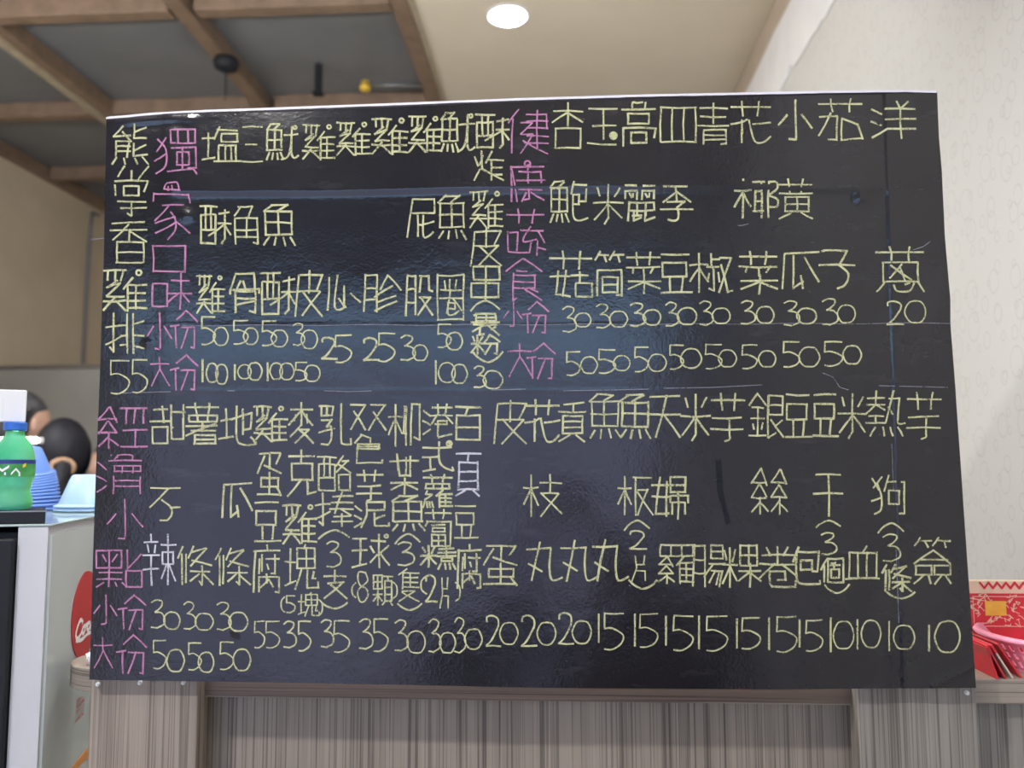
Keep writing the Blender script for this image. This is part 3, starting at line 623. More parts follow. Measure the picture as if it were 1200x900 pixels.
def relief(u, v):
    """height of the vinyl over the board, in metres, u v in picture units of the board"""
    h = .0009 * mn.noise(Vector((u / 160, v / 120, 1))) + .00025 * mn.noise(Vector((u / 40, v / 34, 4)))
    k = 216 + 10 * g(u - 215, 60) + 6 * math.sin((u - 200) / 260) + (v - v)
    k = 226 - 6 * step(u - 480, 60) + 3 * step(u - 900, 40)
    inside = step(u - 206, 5) * step(1036 - u, 4)
    lip = g(u - 1000, 70) * 10 + g(u - 290, 70) * 6
    h += inside * (.0012 * math.exp(-max(0, k - v) / (22 + lip)) * (v < k) + .0012 * (v >= k) * math.exp(-(v - k) / 2.2))
    h -= inside * .0014 * (v >= k) * (1 - math.exp(-(v - k) / 3)) * math.exp(-(v - k) / 85)
    h += .0005 * g(u - 201 + (v - 137) * .012, 11) * step(390 - v, 10)                # tape under the vinyl, left
    s = 1034 + (v - 130) * .031
    h -= .0011 * g(u - s, 2.2); h += .0006 * step(u - s, 1.5)                         # seam, right
    for vv, a in ((381, .00032), (458, .0003), (512, .0003)): h += a * g(v - vv, 1.5)
    h += 0.0017 * g(math.hypot(u - 218, v - 252), 7) + 0.0032 * g(math.hypot(u - 1009, v - 232), 7)
    h += .0010 * g(v - (144 - (u - 125) * .06), 5) * g(u - 170, 55) + .0012 * g(math.hypot((u - 222) / 1.6, v - 141), 6)
    h -= .0010 * g(v - (150 - (u - 160) * .1), 5) * g(u - 185, 40)
    h += .002 * g(math.hypot((u - 1080) / 1.5, v - 116), 9)
    h += .0016 * g(math.hypot(u - 276, v - 741), 4)
    h += .0012 * g(math.hypot(u - 172, v - 402), 4)
    d = math.hypot(u - 1020, v - 780)
    if u > 1015 and v > 760: h += .0009 * g(d - 28, 2.5)
    if u > 1090 and v > 770: h += .0012 * g((u - 1090) * .5 + (v - 806), 3)
    return h
def surf(u, v, lift=0.0):
    p = on_board(u, v); p.y -= relief(u, v) + lift; return p
cb = on_y(620, 806, 0)
board = empty('menu_board', (cb.x, 0, cb.z), 0, 'large black menu board chalked in yellow and pink, mounted on the wooden counter', 'menu board')
NU, NV = 380, 270; bm = bmesh.new(); rows = []
for j in range(NV + 1):
    b = j / NV; row = []
    for i in range(NU + 1):
        a = i / NU; v0 = 137 + (800 - 137) * b
        l, r_ = curve(EL, v0), curve(ER, 107 + (806 - 107) * b); u = l + (r_ - l) * a
        v = curve(ET, 125 + 973 * a) * (1 - b) + curve(EB, 105 + 1038 * a) * b
        row.append(bm.verts.new(surf(u, v)))
    rows.append(row)
for a, b in zip(rows, rows[1:]):
    for i in range(NU): bm.faces.new((a[i], a[i + 1], b[i + 1], b[i]))
rim = [v for v in rows[0]] + [r_[-1] for r_ in rows[1:]] + list(reversed(rows[-1]))[1:] + [r_[0] for r_ in reversed(rows)][1:-1]
rim = [bm.verts.new(v.co) for v in rim]; back = [bm.verts.new((v.co.x, v.co.y + .007, v.co.z)) for v in rim]; n = len(rim)
for i in range(n): bm.faces.new((rim[i], rim[(i + 1) % n], back[(i + 1) % n], back[i]))
vc = wpart('vinyl_cover', bm, 'vinyl', board, smooth=True)
for p_ in vc.data.polygons:
    if abs(p_.normal.y) < .5: p_.use_smooth = False
me_ = vc.data
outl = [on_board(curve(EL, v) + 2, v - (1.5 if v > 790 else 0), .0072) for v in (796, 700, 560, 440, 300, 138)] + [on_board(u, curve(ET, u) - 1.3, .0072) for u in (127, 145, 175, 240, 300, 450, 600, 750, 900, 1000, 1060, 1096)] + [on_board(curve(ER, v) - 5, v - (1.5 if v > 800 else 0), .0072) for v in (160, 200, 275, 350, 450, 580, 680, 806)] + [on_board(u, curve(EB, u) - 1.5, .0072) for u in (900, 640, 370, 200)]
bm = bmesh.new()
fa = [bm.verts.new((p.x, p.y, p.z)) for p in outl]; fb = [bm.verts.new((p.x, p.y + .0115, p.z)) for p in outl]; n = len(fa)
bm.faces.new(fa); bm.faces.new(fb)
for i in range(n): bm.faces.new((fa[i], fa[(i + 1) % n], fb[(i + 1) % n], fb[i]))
tag(wpart('backing_board', bm, 'edge_sheen', board), 'backing coloured pale for the light along the top edge')
bm = strokes_mesh([[(u, curve(ET, u) + .3) for u in range(125, 1099, 12)]], 2.3, lambda u, v, lf: on_board(u, v, -.003 - lf))  # reflected light on the vinyl edge, painted as a pale strip
tag(wpart('edge_sheen_strip', bm, 'edge_sheen', board), 'painted sheen along the top edge of the vinyl')

# the chalk writing: strokes drawn in a 0-99 square, @x: places a component, ~ smooths, o O are dots
GL = {}
for l in GLYPHS.strip().split('\n'): GL[l[0]] = l[2:].split()
def smooth(P, n=4):
    if len(P) < 3: return P
    Q = [P[0]] + P + [P[-1]]; out = []
    for i in range(1, len(Q) - 2):
        p0, p1, p2, p3 = Q[i - 1:i + 3]
        for k in range(n):
            t = k / n
            out.append(tuple(.5 * (2 * p1[a] + (p2[a] - p0[a]) * t + (2 * p0[a] - 5 * p1[a] + 4 * p2[a] - p3[a]) * t * t + (3 * p1[a] - p0[a] - 3 * p2[a] + p3[a]) * t ** 3) for a in (0, 1)))
    return out + [P[-1]]
def polys(k, bx4, jit=1.3):
    x0, y0, x1, y1 = bx4; out = []
    T = lambda p: (x0 + p[0] / 99 * (x1 - x0), y0 + p[1] / 99 * (y1 - y0))
    for s in GL[k]:
        if s[0] == '@':
            b = [int(s[i:i + 2]) for i in range(3, 11, 2)]
            out += polys(s[1], T(b[:2]) + T(b[2:]), jit * 1.4); continue
        if s[0] in 'oO':
            v = s[1:]; c = T((int(v[:2]), int(v[2:4]))); r0 = int(v[4:]) * min(x1 - x0, y1 - y0) / 99
            for q in ([r0] if s[0] == 'o' else [r0, r0 * .6, r0 * .25]):
                out.append([(c[0] + q * math.cos(a * PI / 6), c[1] + q * math.sin(a * PI / 6)) for a in range(13)])
            continue
        sm = s[0] == '~'; s = s.lstrip('~')
        P = [(int(s[i:i + 2]) + random.uniform(-jit, jit), int(s[i + 2:i + 4]) + random.uniform(-jit, jit)) for i in range(0, len(s), 4)]
        if sm: P = smooth(P)
        else:                                        # straight strokes bow a little, as a hand draws them
            Q = [P[0]]
            for a, b in zip(P, P[1:]):
                d = math.hypot(b[0] - a[0], b[1] - a[1])
                if d > 25: w_ = random.uniform(-.025, .025); Q.append(((a[0] + b[0]) / 2 - (b[1] - a[1]) * w_, (a[1] + b[1]) / 2 + (b[0] - a[0]) * w_))
                Q.append(b)
            P = Q
        out.append([T(p) for p in P])
    return out
TOPC = [(152, 152, 'yellow'), (207, 207, 'pink'), (260, 252, ''), (297, 290, ''), (332, 322, ''), (373, 357, ''), (415, 395, ''), (457, 445, ''), (498, 488, ''), (535, 528, ''), (577, 570, ''), (620, 622, 'pink'), (665, 678, ''), (707, 717, ''), (748, 758, ''), (795, 795, ''), (835, 833, ''), (880, 880, ''), (930, 935, ''), (987, 985, ''), (1047, 1060, '')]
BOTC = [(145, 145), (196, 195), (237, 235), (278, 275), (317, 315), (353, 352), (392, 392), (432, 435), (473, 480), (513, 518), (549, 548), (597, 588), (636, 630), (671, 672), (710, 717), (745, 755), (779, 797), (815, 835), (853, 877), (898, 917), (935, 950), (966, 985), (997, 1018), (1036, 1055), (1083, 1108)]
groups = {}; ox = oy = 0
for l in PLACES.strip().split('\n'):
    t = l.split()
    if len(t) == 3 and ',' not in t[2]: ox, oy = int(t[1]), int(t[2]); continue
    c = t[0]
    for k, b in zip(t[1::2], t[2::2]):
        b = [float(v) / 4 for v in b.split(',')]; b = (ox + b[0], oy + b[1], ox + b[2], oy + b[3])
        cx, cy = (b[0] + b[2]) / 2, (b[1] + b[3]) / 2
        if cy < 465: key = ('T', min(range(len(TOPC)), key=lambda i: abs(cx - (TOPC[i][0] + (TOPC[i][1] - TOPC[i][0]) * (cy - 160) / 280))))
        else: key = ('B', min(range(len(BOTC)), key=lambda i: abs(cx - (BOTC[i][0] + (BOTC[i][1] - BOTC[i][0]) * (cy - 490) / 270))))
        groups.setdefault((key, c), []).append((k, b))
for (key, c), items in groups.items():
    e = bpy.data.objects.new('chalk_writing', None); COL.objects.link(e); e.parent = board; e.empty_display_size = .02
    e.matrix_parent_inverse = Matrix.Translation(board.location).inverted()
    if c == 'P': e['label'] = 'pink chalk writing'
    if c == 'W': e['label'] = 'white chalk character'
    for k, b in items:
        thin = (b[2] - b[0] < 26 and k not in '0123589') or k in '0358'
        wd = {'Y': 2.3, 'P': 2.0, 'W': 2.3}[c] * random.uniform(.9, 1.1) * (.8 if thin else 1)
        o = obj('chalk_character', strokes_mesh(polys(k, b), wd, surf, .00035), c, e)
# wet finger smear, scratches and fold lines
bm = strokes_mesh([[(842, 541), (843, 556), (844, 575), (848, 592), (853, 612)]], 7, surf, .0002)
tag(wpart('smear', bm, 'smear', board), 'dark wiped streak')
for sc_ in ([[(133, 461), (160, 460), (200, 459)], [(267, 458), (275, 458)], [(380, 458), (410, 459), (435, 458)], [(660, 458), (720, 457), (760, 456)], [(778, 455), (836, 454), (893, 451)],
                   [(1030, 452), (1070, 453), (1110, 454)], [(964, 437), (976, 442), (984, 454), (994, 457)], [(1070, 293), (1082, 289), (1090, 283)], [(865, 264), (870, 264), (877, 262)],
                   [(107, 281), (121, 279)], [(576, 457), (616, 456)]]):
    wpart('scratch', strokes_mesh([sc_], .9, surf, .0003), 'scratch', board)

bm = strokes_mesh([[(214 + i * 20, 381.5 + math.sin(i) * .6 - i * .06) for i in range(46)], [(1045 + i * .35, 520 + i * 9) for i in range(7)], [(1050 + i * .35, 640 + i * 9) for i in range(11)]], .7, surf, .0003)
wpart('fold_line', bm, 'scratch', board)

# ---------------------------------------------------------------- right: basket, envelopes and red bag on the worktop
bc = Vector((.728, .128, ZS))
bk = empty('plastic_basket', bc, 0, 'pink plastic basket with slotted sides at the right end of the worktop', 'basket')
def basket_wall(r0, z0, r1, z1, n, rows_):
    bm = bmesh.new()
    zs = [z0]; 
    for k in range(rows_):
        a = z0 + (z1 - z0) * (.12 + .8 * k / rows_); b_ = a + (z1 - z0) * .8 / rows_ * .68; zs += [a, b_]
    zs.append(z1); vs = []
    for z in zs:
        r = r0 + (r1 - r0) * (z - z0) / (z1 - z0)
        vs.append([bm.verts.new((r * math.cos(2 * PI * i / (2 * n) + (.012 if i % 2 else 0)), r * math.sin(2 * PI * i / (2 * n) + (.012 if i % 2 else 0)), z)) for i in range(2 * n)])
    for j in range(len(zs) - 1):
        for i in range(2 * n):
            if j % 2 == 1 and i % 2 == 1: continue
            k = (i + 1) % (2 * n); bm.faces.new((vs[j][i], vs[j][k], vs[j + 1][k], vs[j + 1][i]))
    return bm
o = obj('basket_wall', basket_wall(.078, .002, .108, .047, 44, 3), 'pink', bk); s = o.modifiers.new('s', 'SOLIDIFY'); s.thickness = .0022
obj('basket_floor', lathe([(0, 0), (.079, 0), (.079, .003), (0, .003)], 44), 'pink', bk)
obj('rim', lathe([(.106, .045), (.113, .044), (.116, .048), (.113, .052), (.106, .052), (.106, .045)], 60), 'pink', bk, smooth=True)
def envelope(px0, px1, dy, tilt, m='redpaper', label='', h=.062):
    a = on_y(px1, 786, dy)
    t = empty('red_envelope', (a.x, dy, ZS + .0005), 0, label, 'envelope', 'red envelopes leaning beside the basket')
    mx = Matrix.Rotation(R(tilt), 4, 'Y')
    obj('sleeve', B(-.0012, -.03, 0, .0012, .05, h, mx=mx), m, t)
    obj('flap', B(-.0017, -.031, h - .012, .0017, .051, h + .0005, mx=mx), 'redpaper' if m != 'redpaper' else 'red', t)
envelope(0, 1157, .085, -17, 'redpaper', 'thin red envelope nearest the board edge', .044)
envelope(0, 1166, .088, -27, 'red', 'dark red envelope leaning second from the board edge', .050)
envelope(0, 1174, .092, -31, 'trim_beige', 'pale pink edged envelope in the middle of the leaning row', .052)
envelope(0, 1184, .096, -33, 'redpaper', 'bright red envelope leaning against the pink basket', .054)
# red gift bag behind
a = on_y(1137, 785, .205); b = on_y(1216, 785, .205); zt = on_y(1170, 680, .205).z
bag = empty('gift_bag', ((a.x + b.x) / 2, .205, ZS), 0, 'red and cream paper bag with gold square standing behind the basket', 'bag')
hw = (b.x - a.x) / 2; H = zt - ZS
bm = box(bmesh.new(), -hw, -.004, 0, hw, .008, H); obj('bag_body', bm, 'cream', bag, bev=.0015)
obj('red_print', B(-hw - .0003, -.0046, 0, hw + .0003, -.0038, H * .83), 'redpaper', bag)
zz = [(-hw * .62 + i * hw * .13, H * (.975 if i % 2 == 0 else .90)) for i in range(12)]
obj('zigzag', strokes_mesh([zz], .0035, lambda u, v, lf: Vector((u, -.0048 - lf, v))), 'redpaper', bag)
obj('gold_square', box(bmesh.new(), -hw * .5, -.0056, H * .54, hw * .12, -.0046, H * .73), 'gold', bag)
P = []; rnd = random.Random(5)
for i in range(70):
    x = rnd.uniform(-hw * .9, hw * .9); z = rnd.uniform(H * .42, H * .8)
    if -hw * .56 < x < hw * .18 and H * .52 < z < H * .75: continue
    P.append([(x, z), (x + rnd.uniform(-.008, .008), z + rnd.uniform(-.006, .006)), (x + rnd.uniform(-.01, .01), z + rnd.uniform(-.004, .008))])
P += [[(-hw * .85, H * .79), (hw * .85, H * .79)], [(-hw * .85, H * .4), (hw * .85, H * .4)], [(-hw * .85, H * .79), (-hw * .85, H * .4)], [(hw * .85, H * .79), (hw * .85, H * .4)]]
obj('cream_pattern', strokes_mesh(P, .0011, lambda u, v, lf: Vector((u, -.0048 - lf, v))), 'cream', bag)

# ---------------------------------------------------------------- left: drinks cabinet, bottle, bowls
HC = EYE - .084                                        # height of the cabinet top
A = on_y(57, 614, on_z(57, 614, HC).y); A.z = HC
Bq = on_z(109, 604, HC); dr = Vector((Bq.x - A.x, Bq.y - A.y, 0)).normalized(); nr = Vector((-dr.y, dr.x, 0))   # nr points left, away from the board
if nr.x > 0: nr = -nr
ang = math.atan2(dr.y, dr.x)
cabn = empty('drinks_cabinet', (A.x, A.y, 0), 0, 'white drinks cabinet with red round sticker left of the board', 'cabinet')
def P2(s, q): p = A + dr * s + nr * q; return (p.x, p.y)     # s along the side face, q to the left
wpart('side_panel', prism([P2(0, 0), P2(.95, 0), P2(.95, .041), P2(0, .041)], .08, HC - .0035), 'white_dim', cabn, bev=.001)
wpart('body', prism([P2(.012, .042), P2(.95, .042), P2(.95, .62), P2(.012, .62)], .08, HC - .012), 'black', cabn, bev=.003)
wpart('door', prism([P2(-.012, .0425), P2(.011, .0425), P2(.011, .62), P2(-.012, .62)], .1, HC - .02), 'black', cabn, bev=.003)
wpart('top_sheet', prism([P2(-.002, -.006), P2(.96, -.006), P2(.96, .63), P2(-.002, .63)], HC - .0032, HC), 'glass_edge', cabn, bev=.001)
wpart('side_sheet', prism([P2(.006, -.004), P2(.95, -.004), P2(.95, -.0003), P2(.004, -.0003)], .1, HC - .016), 'gloss_grey', cabn)
wpart('plinth', prism([P2(.02, .02), P2(.93, .02), P2(.93, .6), P2(.02, .6)], 0, .08), 'black', cabn)
def on_side(px, py):                                   # where the picture point lies on the side face
    d = ray(px, py); o_ = A; den = d.x * nr.x + d.y * nr.y
    t = ((o_.x - CAM.x) * nr.x + (o_.y - CAM.y) * nr.y) / den; p = CAM + d * t
    return (p - A).dot(dr), p.z
def side3(u, v, lf=0): p = A + dr * u - nr * (.0052 + lf); return Vector((p.x, p.y, v))
s0, z0 = on_side(80, 729); s1, z1 = on_side(105, 672); dz = z1 - z0; ds = s1 - s0
rad = (ds * ds + dz * dz) / (2 * ds); sc = s0 + rad
bm = bmesh.new(); c = [bm.verts.new(side3(sc + rad * math.cos(2 * PI * i / 64), z0 + rad * math.sin(2 * PI * i / 64))) for i in range(64)]
c2 = [bm.verts.new(v.co + nr * .0008) for v in c]; bm.faces.new(c); bm.faces.new(c2)
for i in range(64): bm.faces.new((c[i], c[(i + 1) % 64], c2[(i + 1) % 64], c2[i]))
disc = wpart('round_sticker', bm, 'red', cabn)
# cursive lettering on the sticker
sA, zA = on_side(83, 750); sB, zB = on_side(105, 718); uw = (sB - sA) / 2.15; uh = (zB - zA)
scr = [[(.95, .78), (.75, .98), (.45, .85), (.15, .4), (.2, .05), (.55, .0), (.9, .22)],
       [(1.25, .5), (1.0, .4), (.98, .12), (1.2, .08), (1.35, .3), (1.25, .5)], [(1.3, .45), (1.6, .5)],
       [(1.95, .48), (1.75, .52), (1.58, .25), (1.75, .08), (2.05, .25)],
       [(2.5, .5), (2.2, .45), (2.15, .12), (2.4, .12), (2.52, .5), (2.5, .12), (2.75, .25)], [(2.85, .3), (3.1, .32)],
       [(3.95, .78), (3.75, .98), (3.45, .85), (3.15, .4), (3.2, .05), (3.55, .0), (3.9, .22)],
       [(4.25, .5), (4.0, .4), (3.98, .12), (4.2, .08), (4.35, .3), (4.25, .5)],
       [(4.5, .2), (4.75, .9), (4.6, .95), (4.55, .2), (4.75, .15)],
       [(5.2, .5), (4.95, .45), (4.9, .12), (5.1, .12), (5.22, .5), (5.2, .12), (5.4, .2)], [(.2, -.12), (.9, -.25), (1.8, -.12), (2.6, -.28)]]
bm = strokes_mesh([[(sA + x * uw * .9, zA + y * uh) for x, y in smooth(s)] for s in scr], .0065, lambda u, v, lf: side3(u, v, .0006 + lf))
obj('white_script', bm, 'white_flat', disc)
def red_chars(items, w):
    P = []
    for strokes, (px0, py0, px1, py1) in items:
        a0, b0 = on_side(px0, py0); a1, b1 = on_side(px1, py1)
        P += [[(a0 + (a1 - a0) * x / 99, b0 + (b1 - b0) * y / 99) for x, y in s] for s in strokes]
    return strokes_mesh(P, w, side3)
JIN = [[(5, 5), (55, 5)], [(15, 15), (8, 30), (18, 40)], [(30, 15), (23, 30), (33, 40)], [(45, 15), (38, 30), (48, 40)], [(5, 55), (52, 52)], [(28, 55), (28, 92)], [(2, 95), (55, 88)], [(55, 30), (98, 28), (92, 95), (75, 88)], [(75, 2), (72, 50), (52, 98)]]
BAO = [[(20, 0), (10, 25)], [(15, 15), (90, 12)], [(55, 0), (50, 45)], [(5, 50), (95, 48)], [(25, 50), (20, 98)], [(75, 50), (80, 98)], [(30, 70), (70, 70)], [(25, 95), (80, 95)]]
wpart('red_lettering', red_chars([(JIN, (85.5, 821, 94.5, 838)), (BAO, (101, 822, 110, 838))], .0020), 'redink', cabn)
s2, z2 = on_side(80, 903); s3, z3 = on_side(104, 872)
bm = bmesh.new(); rr2 = .085; cs = s2 + rr2 * .98
c = [bm.verts.new(side3(cs + rr2 * math.cos(2 * PI * i / 48), z2 + (z3 - z2) * 1.02 * math.sin(2 * PI * i / 48))) for i in range(48)]
c2 = [bm.verts.new(v.co + nr * .0008) for v in c]; bm.faces.new(c); bm.faces.new(c2)
for i in range(48): bm.faces.new((c[i], c[(i + 1) % 48], c2[(i + 1) % 48], c2[i]))
wpart('orange_sticker', bm, 'orange', cabn)
# black tray on top of it, at the left
c0 = on_z(53, 613.5, HC); rd = Vector((c0.x - CAM.x, c0.y - CAM.y, 0)).normalized(); bk0 = c0 + rd * .15
TR = .0175
tr = empty('black_tray', (c0.x, c0.y, HC + .0003), 0, 'flat black tray on the drinks cabinet under the green bottle', 'tray')
wpart('tray_board', prism([(c0.x, c0.y), (bk0.x, bk0.y), (bk0.x + nr.x * .45, bk0.y + nr.y * .45), (c0.x + nr.x * .45, c0.y + nr.y * .45)], HC + .0003, HC + TR), 'black', tr, bev=.001)
e0 = c0 + rd * .004; wpart('tray_lip', prism([(c0.x, c0.y), (e0.x, e0.y), (e0.x + nr.x * .45, e0.y + nr.y * .45), (c0.x + nr.x * .45, c0.y + nr.y * .45)], HC + TR - .0002, HC + TR + .0015), 'steel', tr)
zs_ = HC + TR
# green bottle
by_ = c0.y + .045
qb = on_y(13, 600, by_); zb_ = zs_ + .0005
px_m = (qb - CAM).length / 1000 * .97                    # metres in one picture unit at the bottle
bt = empty('soda_bottle', (qb.x, by_, zb_), 0, 'green plastic soda bottle with blue cap on the black tray', 'bottle')
hz = (on_y(13, 503, by_).z - zb_) / 97; rb = 20 * px_m; hcap = on_y(13, 495, by_).z - zb_
prof = [(0, 0), (.6, 0), (.85, 1), (.97, 6), (.95, 12), (.86, 20), (.84, 24), (.88, 30), (1, 40), (1, 58), (.94, 68), (.76, 80), (.52, 87), (.45, 90), (.44, 97)]
obj('bottle_body', lathe([(r * rb, z * hz) for r, z in prof], 40), 'green', bt, smooth=True)
rc = 11 * px_m
obj('cap', lathe([(0, hcap), (rc * .94, hcap), (rc, hcap - .0015), (rc, 96 * hz), (rc * .9, 95 * hz), (0, 95 * hz)], 30), 'cap', bt, smooth=False)
lab = obj('bottle_label', lathe([(rb * 1.012, 40 * hz), (rb * 1.018, 50 * hz), (rb * 1.018, 56 * hz)], 40), 'label', bt, smooth=True)
obj('label_band', lathe([(rb * 1.025, 55 * hz), (rb * 1.02, 60 * hz)], 40), 'navy', lab, smooth=True)
def cyl(u, v, lf): return Vector((rb * 1.035 * math.sin(u), -rb * 1.035 * math.cos(u), v))
obj('label_mark', strokes_mesh([[(-.2, 52 * hz), (.1, 47 * hz), (.4, 52 * hz)], [(.5, 43 * hz), (.7, 49 * hz), (.9, 43 * hz)], [(.2, 43.5 * hz), (.9, 42 * hz)]], .004, cyl), 'white_flat', lab)
obj('fruit_mark', strokes_mesh([[(1.0, 52 * hz), (1.15, 54 * hz)]], .005, cyl), 'yellowink', lab)
# white card box on the cap
a = on_y(-1, 495, by_); b = on_y(27, 495, by_); zt = on_y(20, 457.5, by_).z
cx_ = (a.x + b.x) / 2; cw = (b.x - a.x) / 2
cbx = empty('card_cover', (cx_, by_, zb_ + hcap + .0005), R(30), 'white square paper cover standing on the blue bottle cap', 'card')
hh = zt - (zb_ + hcap)
obj('card_body', B(-cw, -cw * .3, 0, cw, cw * .3, hh), 'white', cbx, bev=.0015)
def cardp(u, v, lf): return Vector((-cw + u * 2 * cw, -cw * .3 - .0004 - lf, v * hh))
obj('pencil_marks', strokes_mesh([[(.50, .22), (.68, .21)], [(.45, .08), (.75, .1)], [(.55, .18), (.72, .05), (.78, .12)], [(.5, .32), (.72, .31)], [(.58, .2), (.5, .06)]], .0009, cardp), 'greyink', cbx)
obj('green_stripe', strokes_mesh([[(.2, .1), (.2, .7)]], .0045, cardp), 'greenink', cbx)
cbx.name = 'card_cover'

# bowls turned upside down and stacked
def bowl_meshes(rr_, h, m, ribs):
    bm = bmesh.new(); n = 60; prof = [(0, h), (.6 * rr_, h), (.64 * rr_, h - .002), (.92 * rr_, .008), (.925 * rr_, .006), (1.0 * rr_, .006), (1.0 * rr_, .0005), (.985 * rr_, .0), (.90 * rr_, .004)]
    lathe(prof, n, bm)
    if ribs:
        for v in bm.verts:
            a = math.atan2(v.co.y, v.co.x); r_ = math.hypot(v.co.x, v.co.y)
            if .62 * rr_ < r_ < .93 * rr_: 
                k = 1 + .022 * math.cos(a * 30); v.co.x *= k; v.co.y *= k
    return bm
def make_bowl(rr_, h, m, ribs, lab_, grp):
    t = empty('plastic_bowl', (0, 0, 0), 0, lab_, 'bowl', grp)
    obj('bowl_shell', bowl_meshes(rr_, h, m, ribs), m, t, smooth=True)
    obj('rim', lathe([(.985 * rr_, .0058), (1.05 * rr_, .0045), (1.06 * rr_, .003), (1.05 * rr_, .0016), (.985 * rr_, .0002), (.985 * rr_, .0058)], 60), m, t, smooth=True)
    return t
def copy_tree(o, parent=None):
    c = o.copy(); COL.objects.link(c); c.parent = parent
    for ch in list(o.children): copy_tree(ch, c)
    return c
d1 = .41
qs = on_y(28, 600, d1); r1 = on_y(65, 600, d1).x - qs.x
zt1 = on_y(60, 548, d1).z; nb = 12; stp = (zt1 - HC - .004) / nb
src = make_bowl(r1, .05, 'bowl_blue', False, 'blue plastic bowl upside down in the leaning stack behind the bottle', 'stacked blue bowls behind the bottle')
lean = on_y(59, 548, d1).x - on_y(65, 600, d1).x
for i in range(nb):
    o = src if i == 0 else copy_tree(src)
    f = i / (nb - 1); o.location = (qs.x + lean * f * 1.2, d1 + .0, HC + .0005 + i * stp)
    o.rotation_euler = (R(-2.5 * f), R(-8 * f), R(13 * i))
    if i == nb - 1:
        o['label'] = 'topmost blue plastic bowl of the leaning stack, its side showing'; o.children[0].name = 'bowl_shell'
d2 = .40
q2 = on_y(114, 603, d2); r2 = q2.x - on_y(71, 603, d2).x
zt2 = on_y(105, 556, d2).z
q2z = HC + .0005
lo = make_bowl(r2 * .985, .02, 'bowl_pale', True, 'pale blue bowl rim under the ribbed bowl, lowest of that pile', 'pale bowls beside the board'); lo.location = (q2.x, d2, q2z)
up = make_bowl(r2 * .985, zt2 - q2z - .007, 'bowl_pale', True, 'pale blue ribbed bowl upside down next to the board edge', 'pale bowls beside the board'); up.location = (q2.x, d2, q2z + .0068)
# small patterned cup on the rounded end of the worktop
q = on_z(111, 778, ZS)
t = empty('paper_cup', (q.x, q.y, ZS), 0, 'small white cup with orange dots on the rounded worktop end', 'cup')
obj('cup_body', lathe([(0, 0), (.011, 0), (.013, .016), (.012, .016), (.0103, .001), (0, .001)], 24), 'white', t, smooth=True)
obj('dots', strokes_mesh([[(a, z), (a + .12, z)] for k, z in enumerate((.004, .008, .012)) for a in [(-2.8 + .5 * j + (.25 if k % 2 else 0)) for j in range(11)]], .0018, lambda u, v, lf: Vector(((.0114 + v * .125) * math.sin(u), -(.0114 + v * .125) * math.cos(u), v))), 'orange', t)

# ---------------------------------------------------------------- kitchen behind
zh = EYE + on_y(60, 430, 3.1).z - EYE
hood = empty('steel_hood', (-2.6, 3.1, 0), 0, 'brushed steel kitchen partition behind the cooks', 'partition')
wpart('hood_face', B(LX + .01, 3.1, .0, -1.1, 3.14, zh), 'steel', hood)
wpart('top_edge', tube([(LX + .02, 3.1, zh), (-1.1, 3.1, zh)], .012), 'steel', hood, smooth=True)
q = on_x(107, 240, LX + .012); q2 = on_x(106, 428, LX + .012)
tag(obj('wall_cable', tube([(LX + .012, q.y + .12, CEIL - .06), (LX + .012, q.y + .02, q.z - .05), (LX + .012, q.y, q.z - .2), (LX + .012, q.y - .02, q2.z - .4)], .012, 8), 'greyink', smooth=True), 'dark cable hanging down the beige wall', 'cable')
q = on_y(23, 516, 1.0)
t = empty('counter_lamp', (q.x, 1.0, q.z - .02), 0, 'bright white work lamp glowing between bottle and cook', 'lamp')
obj('lamp_tube', tube([(-.12, 0, .02), (.045, 0, .02)], .008, 14), 'tube', t, smooth=True)
obj('lamp_holder', B(-.13, .012, .012, .05, .03, .028), 'white', t, bev=.003)
obj('lamp_stem', tube([(-.02, .02, 0), (-.02, .02, -(q.z - .02) + .0)], .012), 'steel', t, smooth=True)

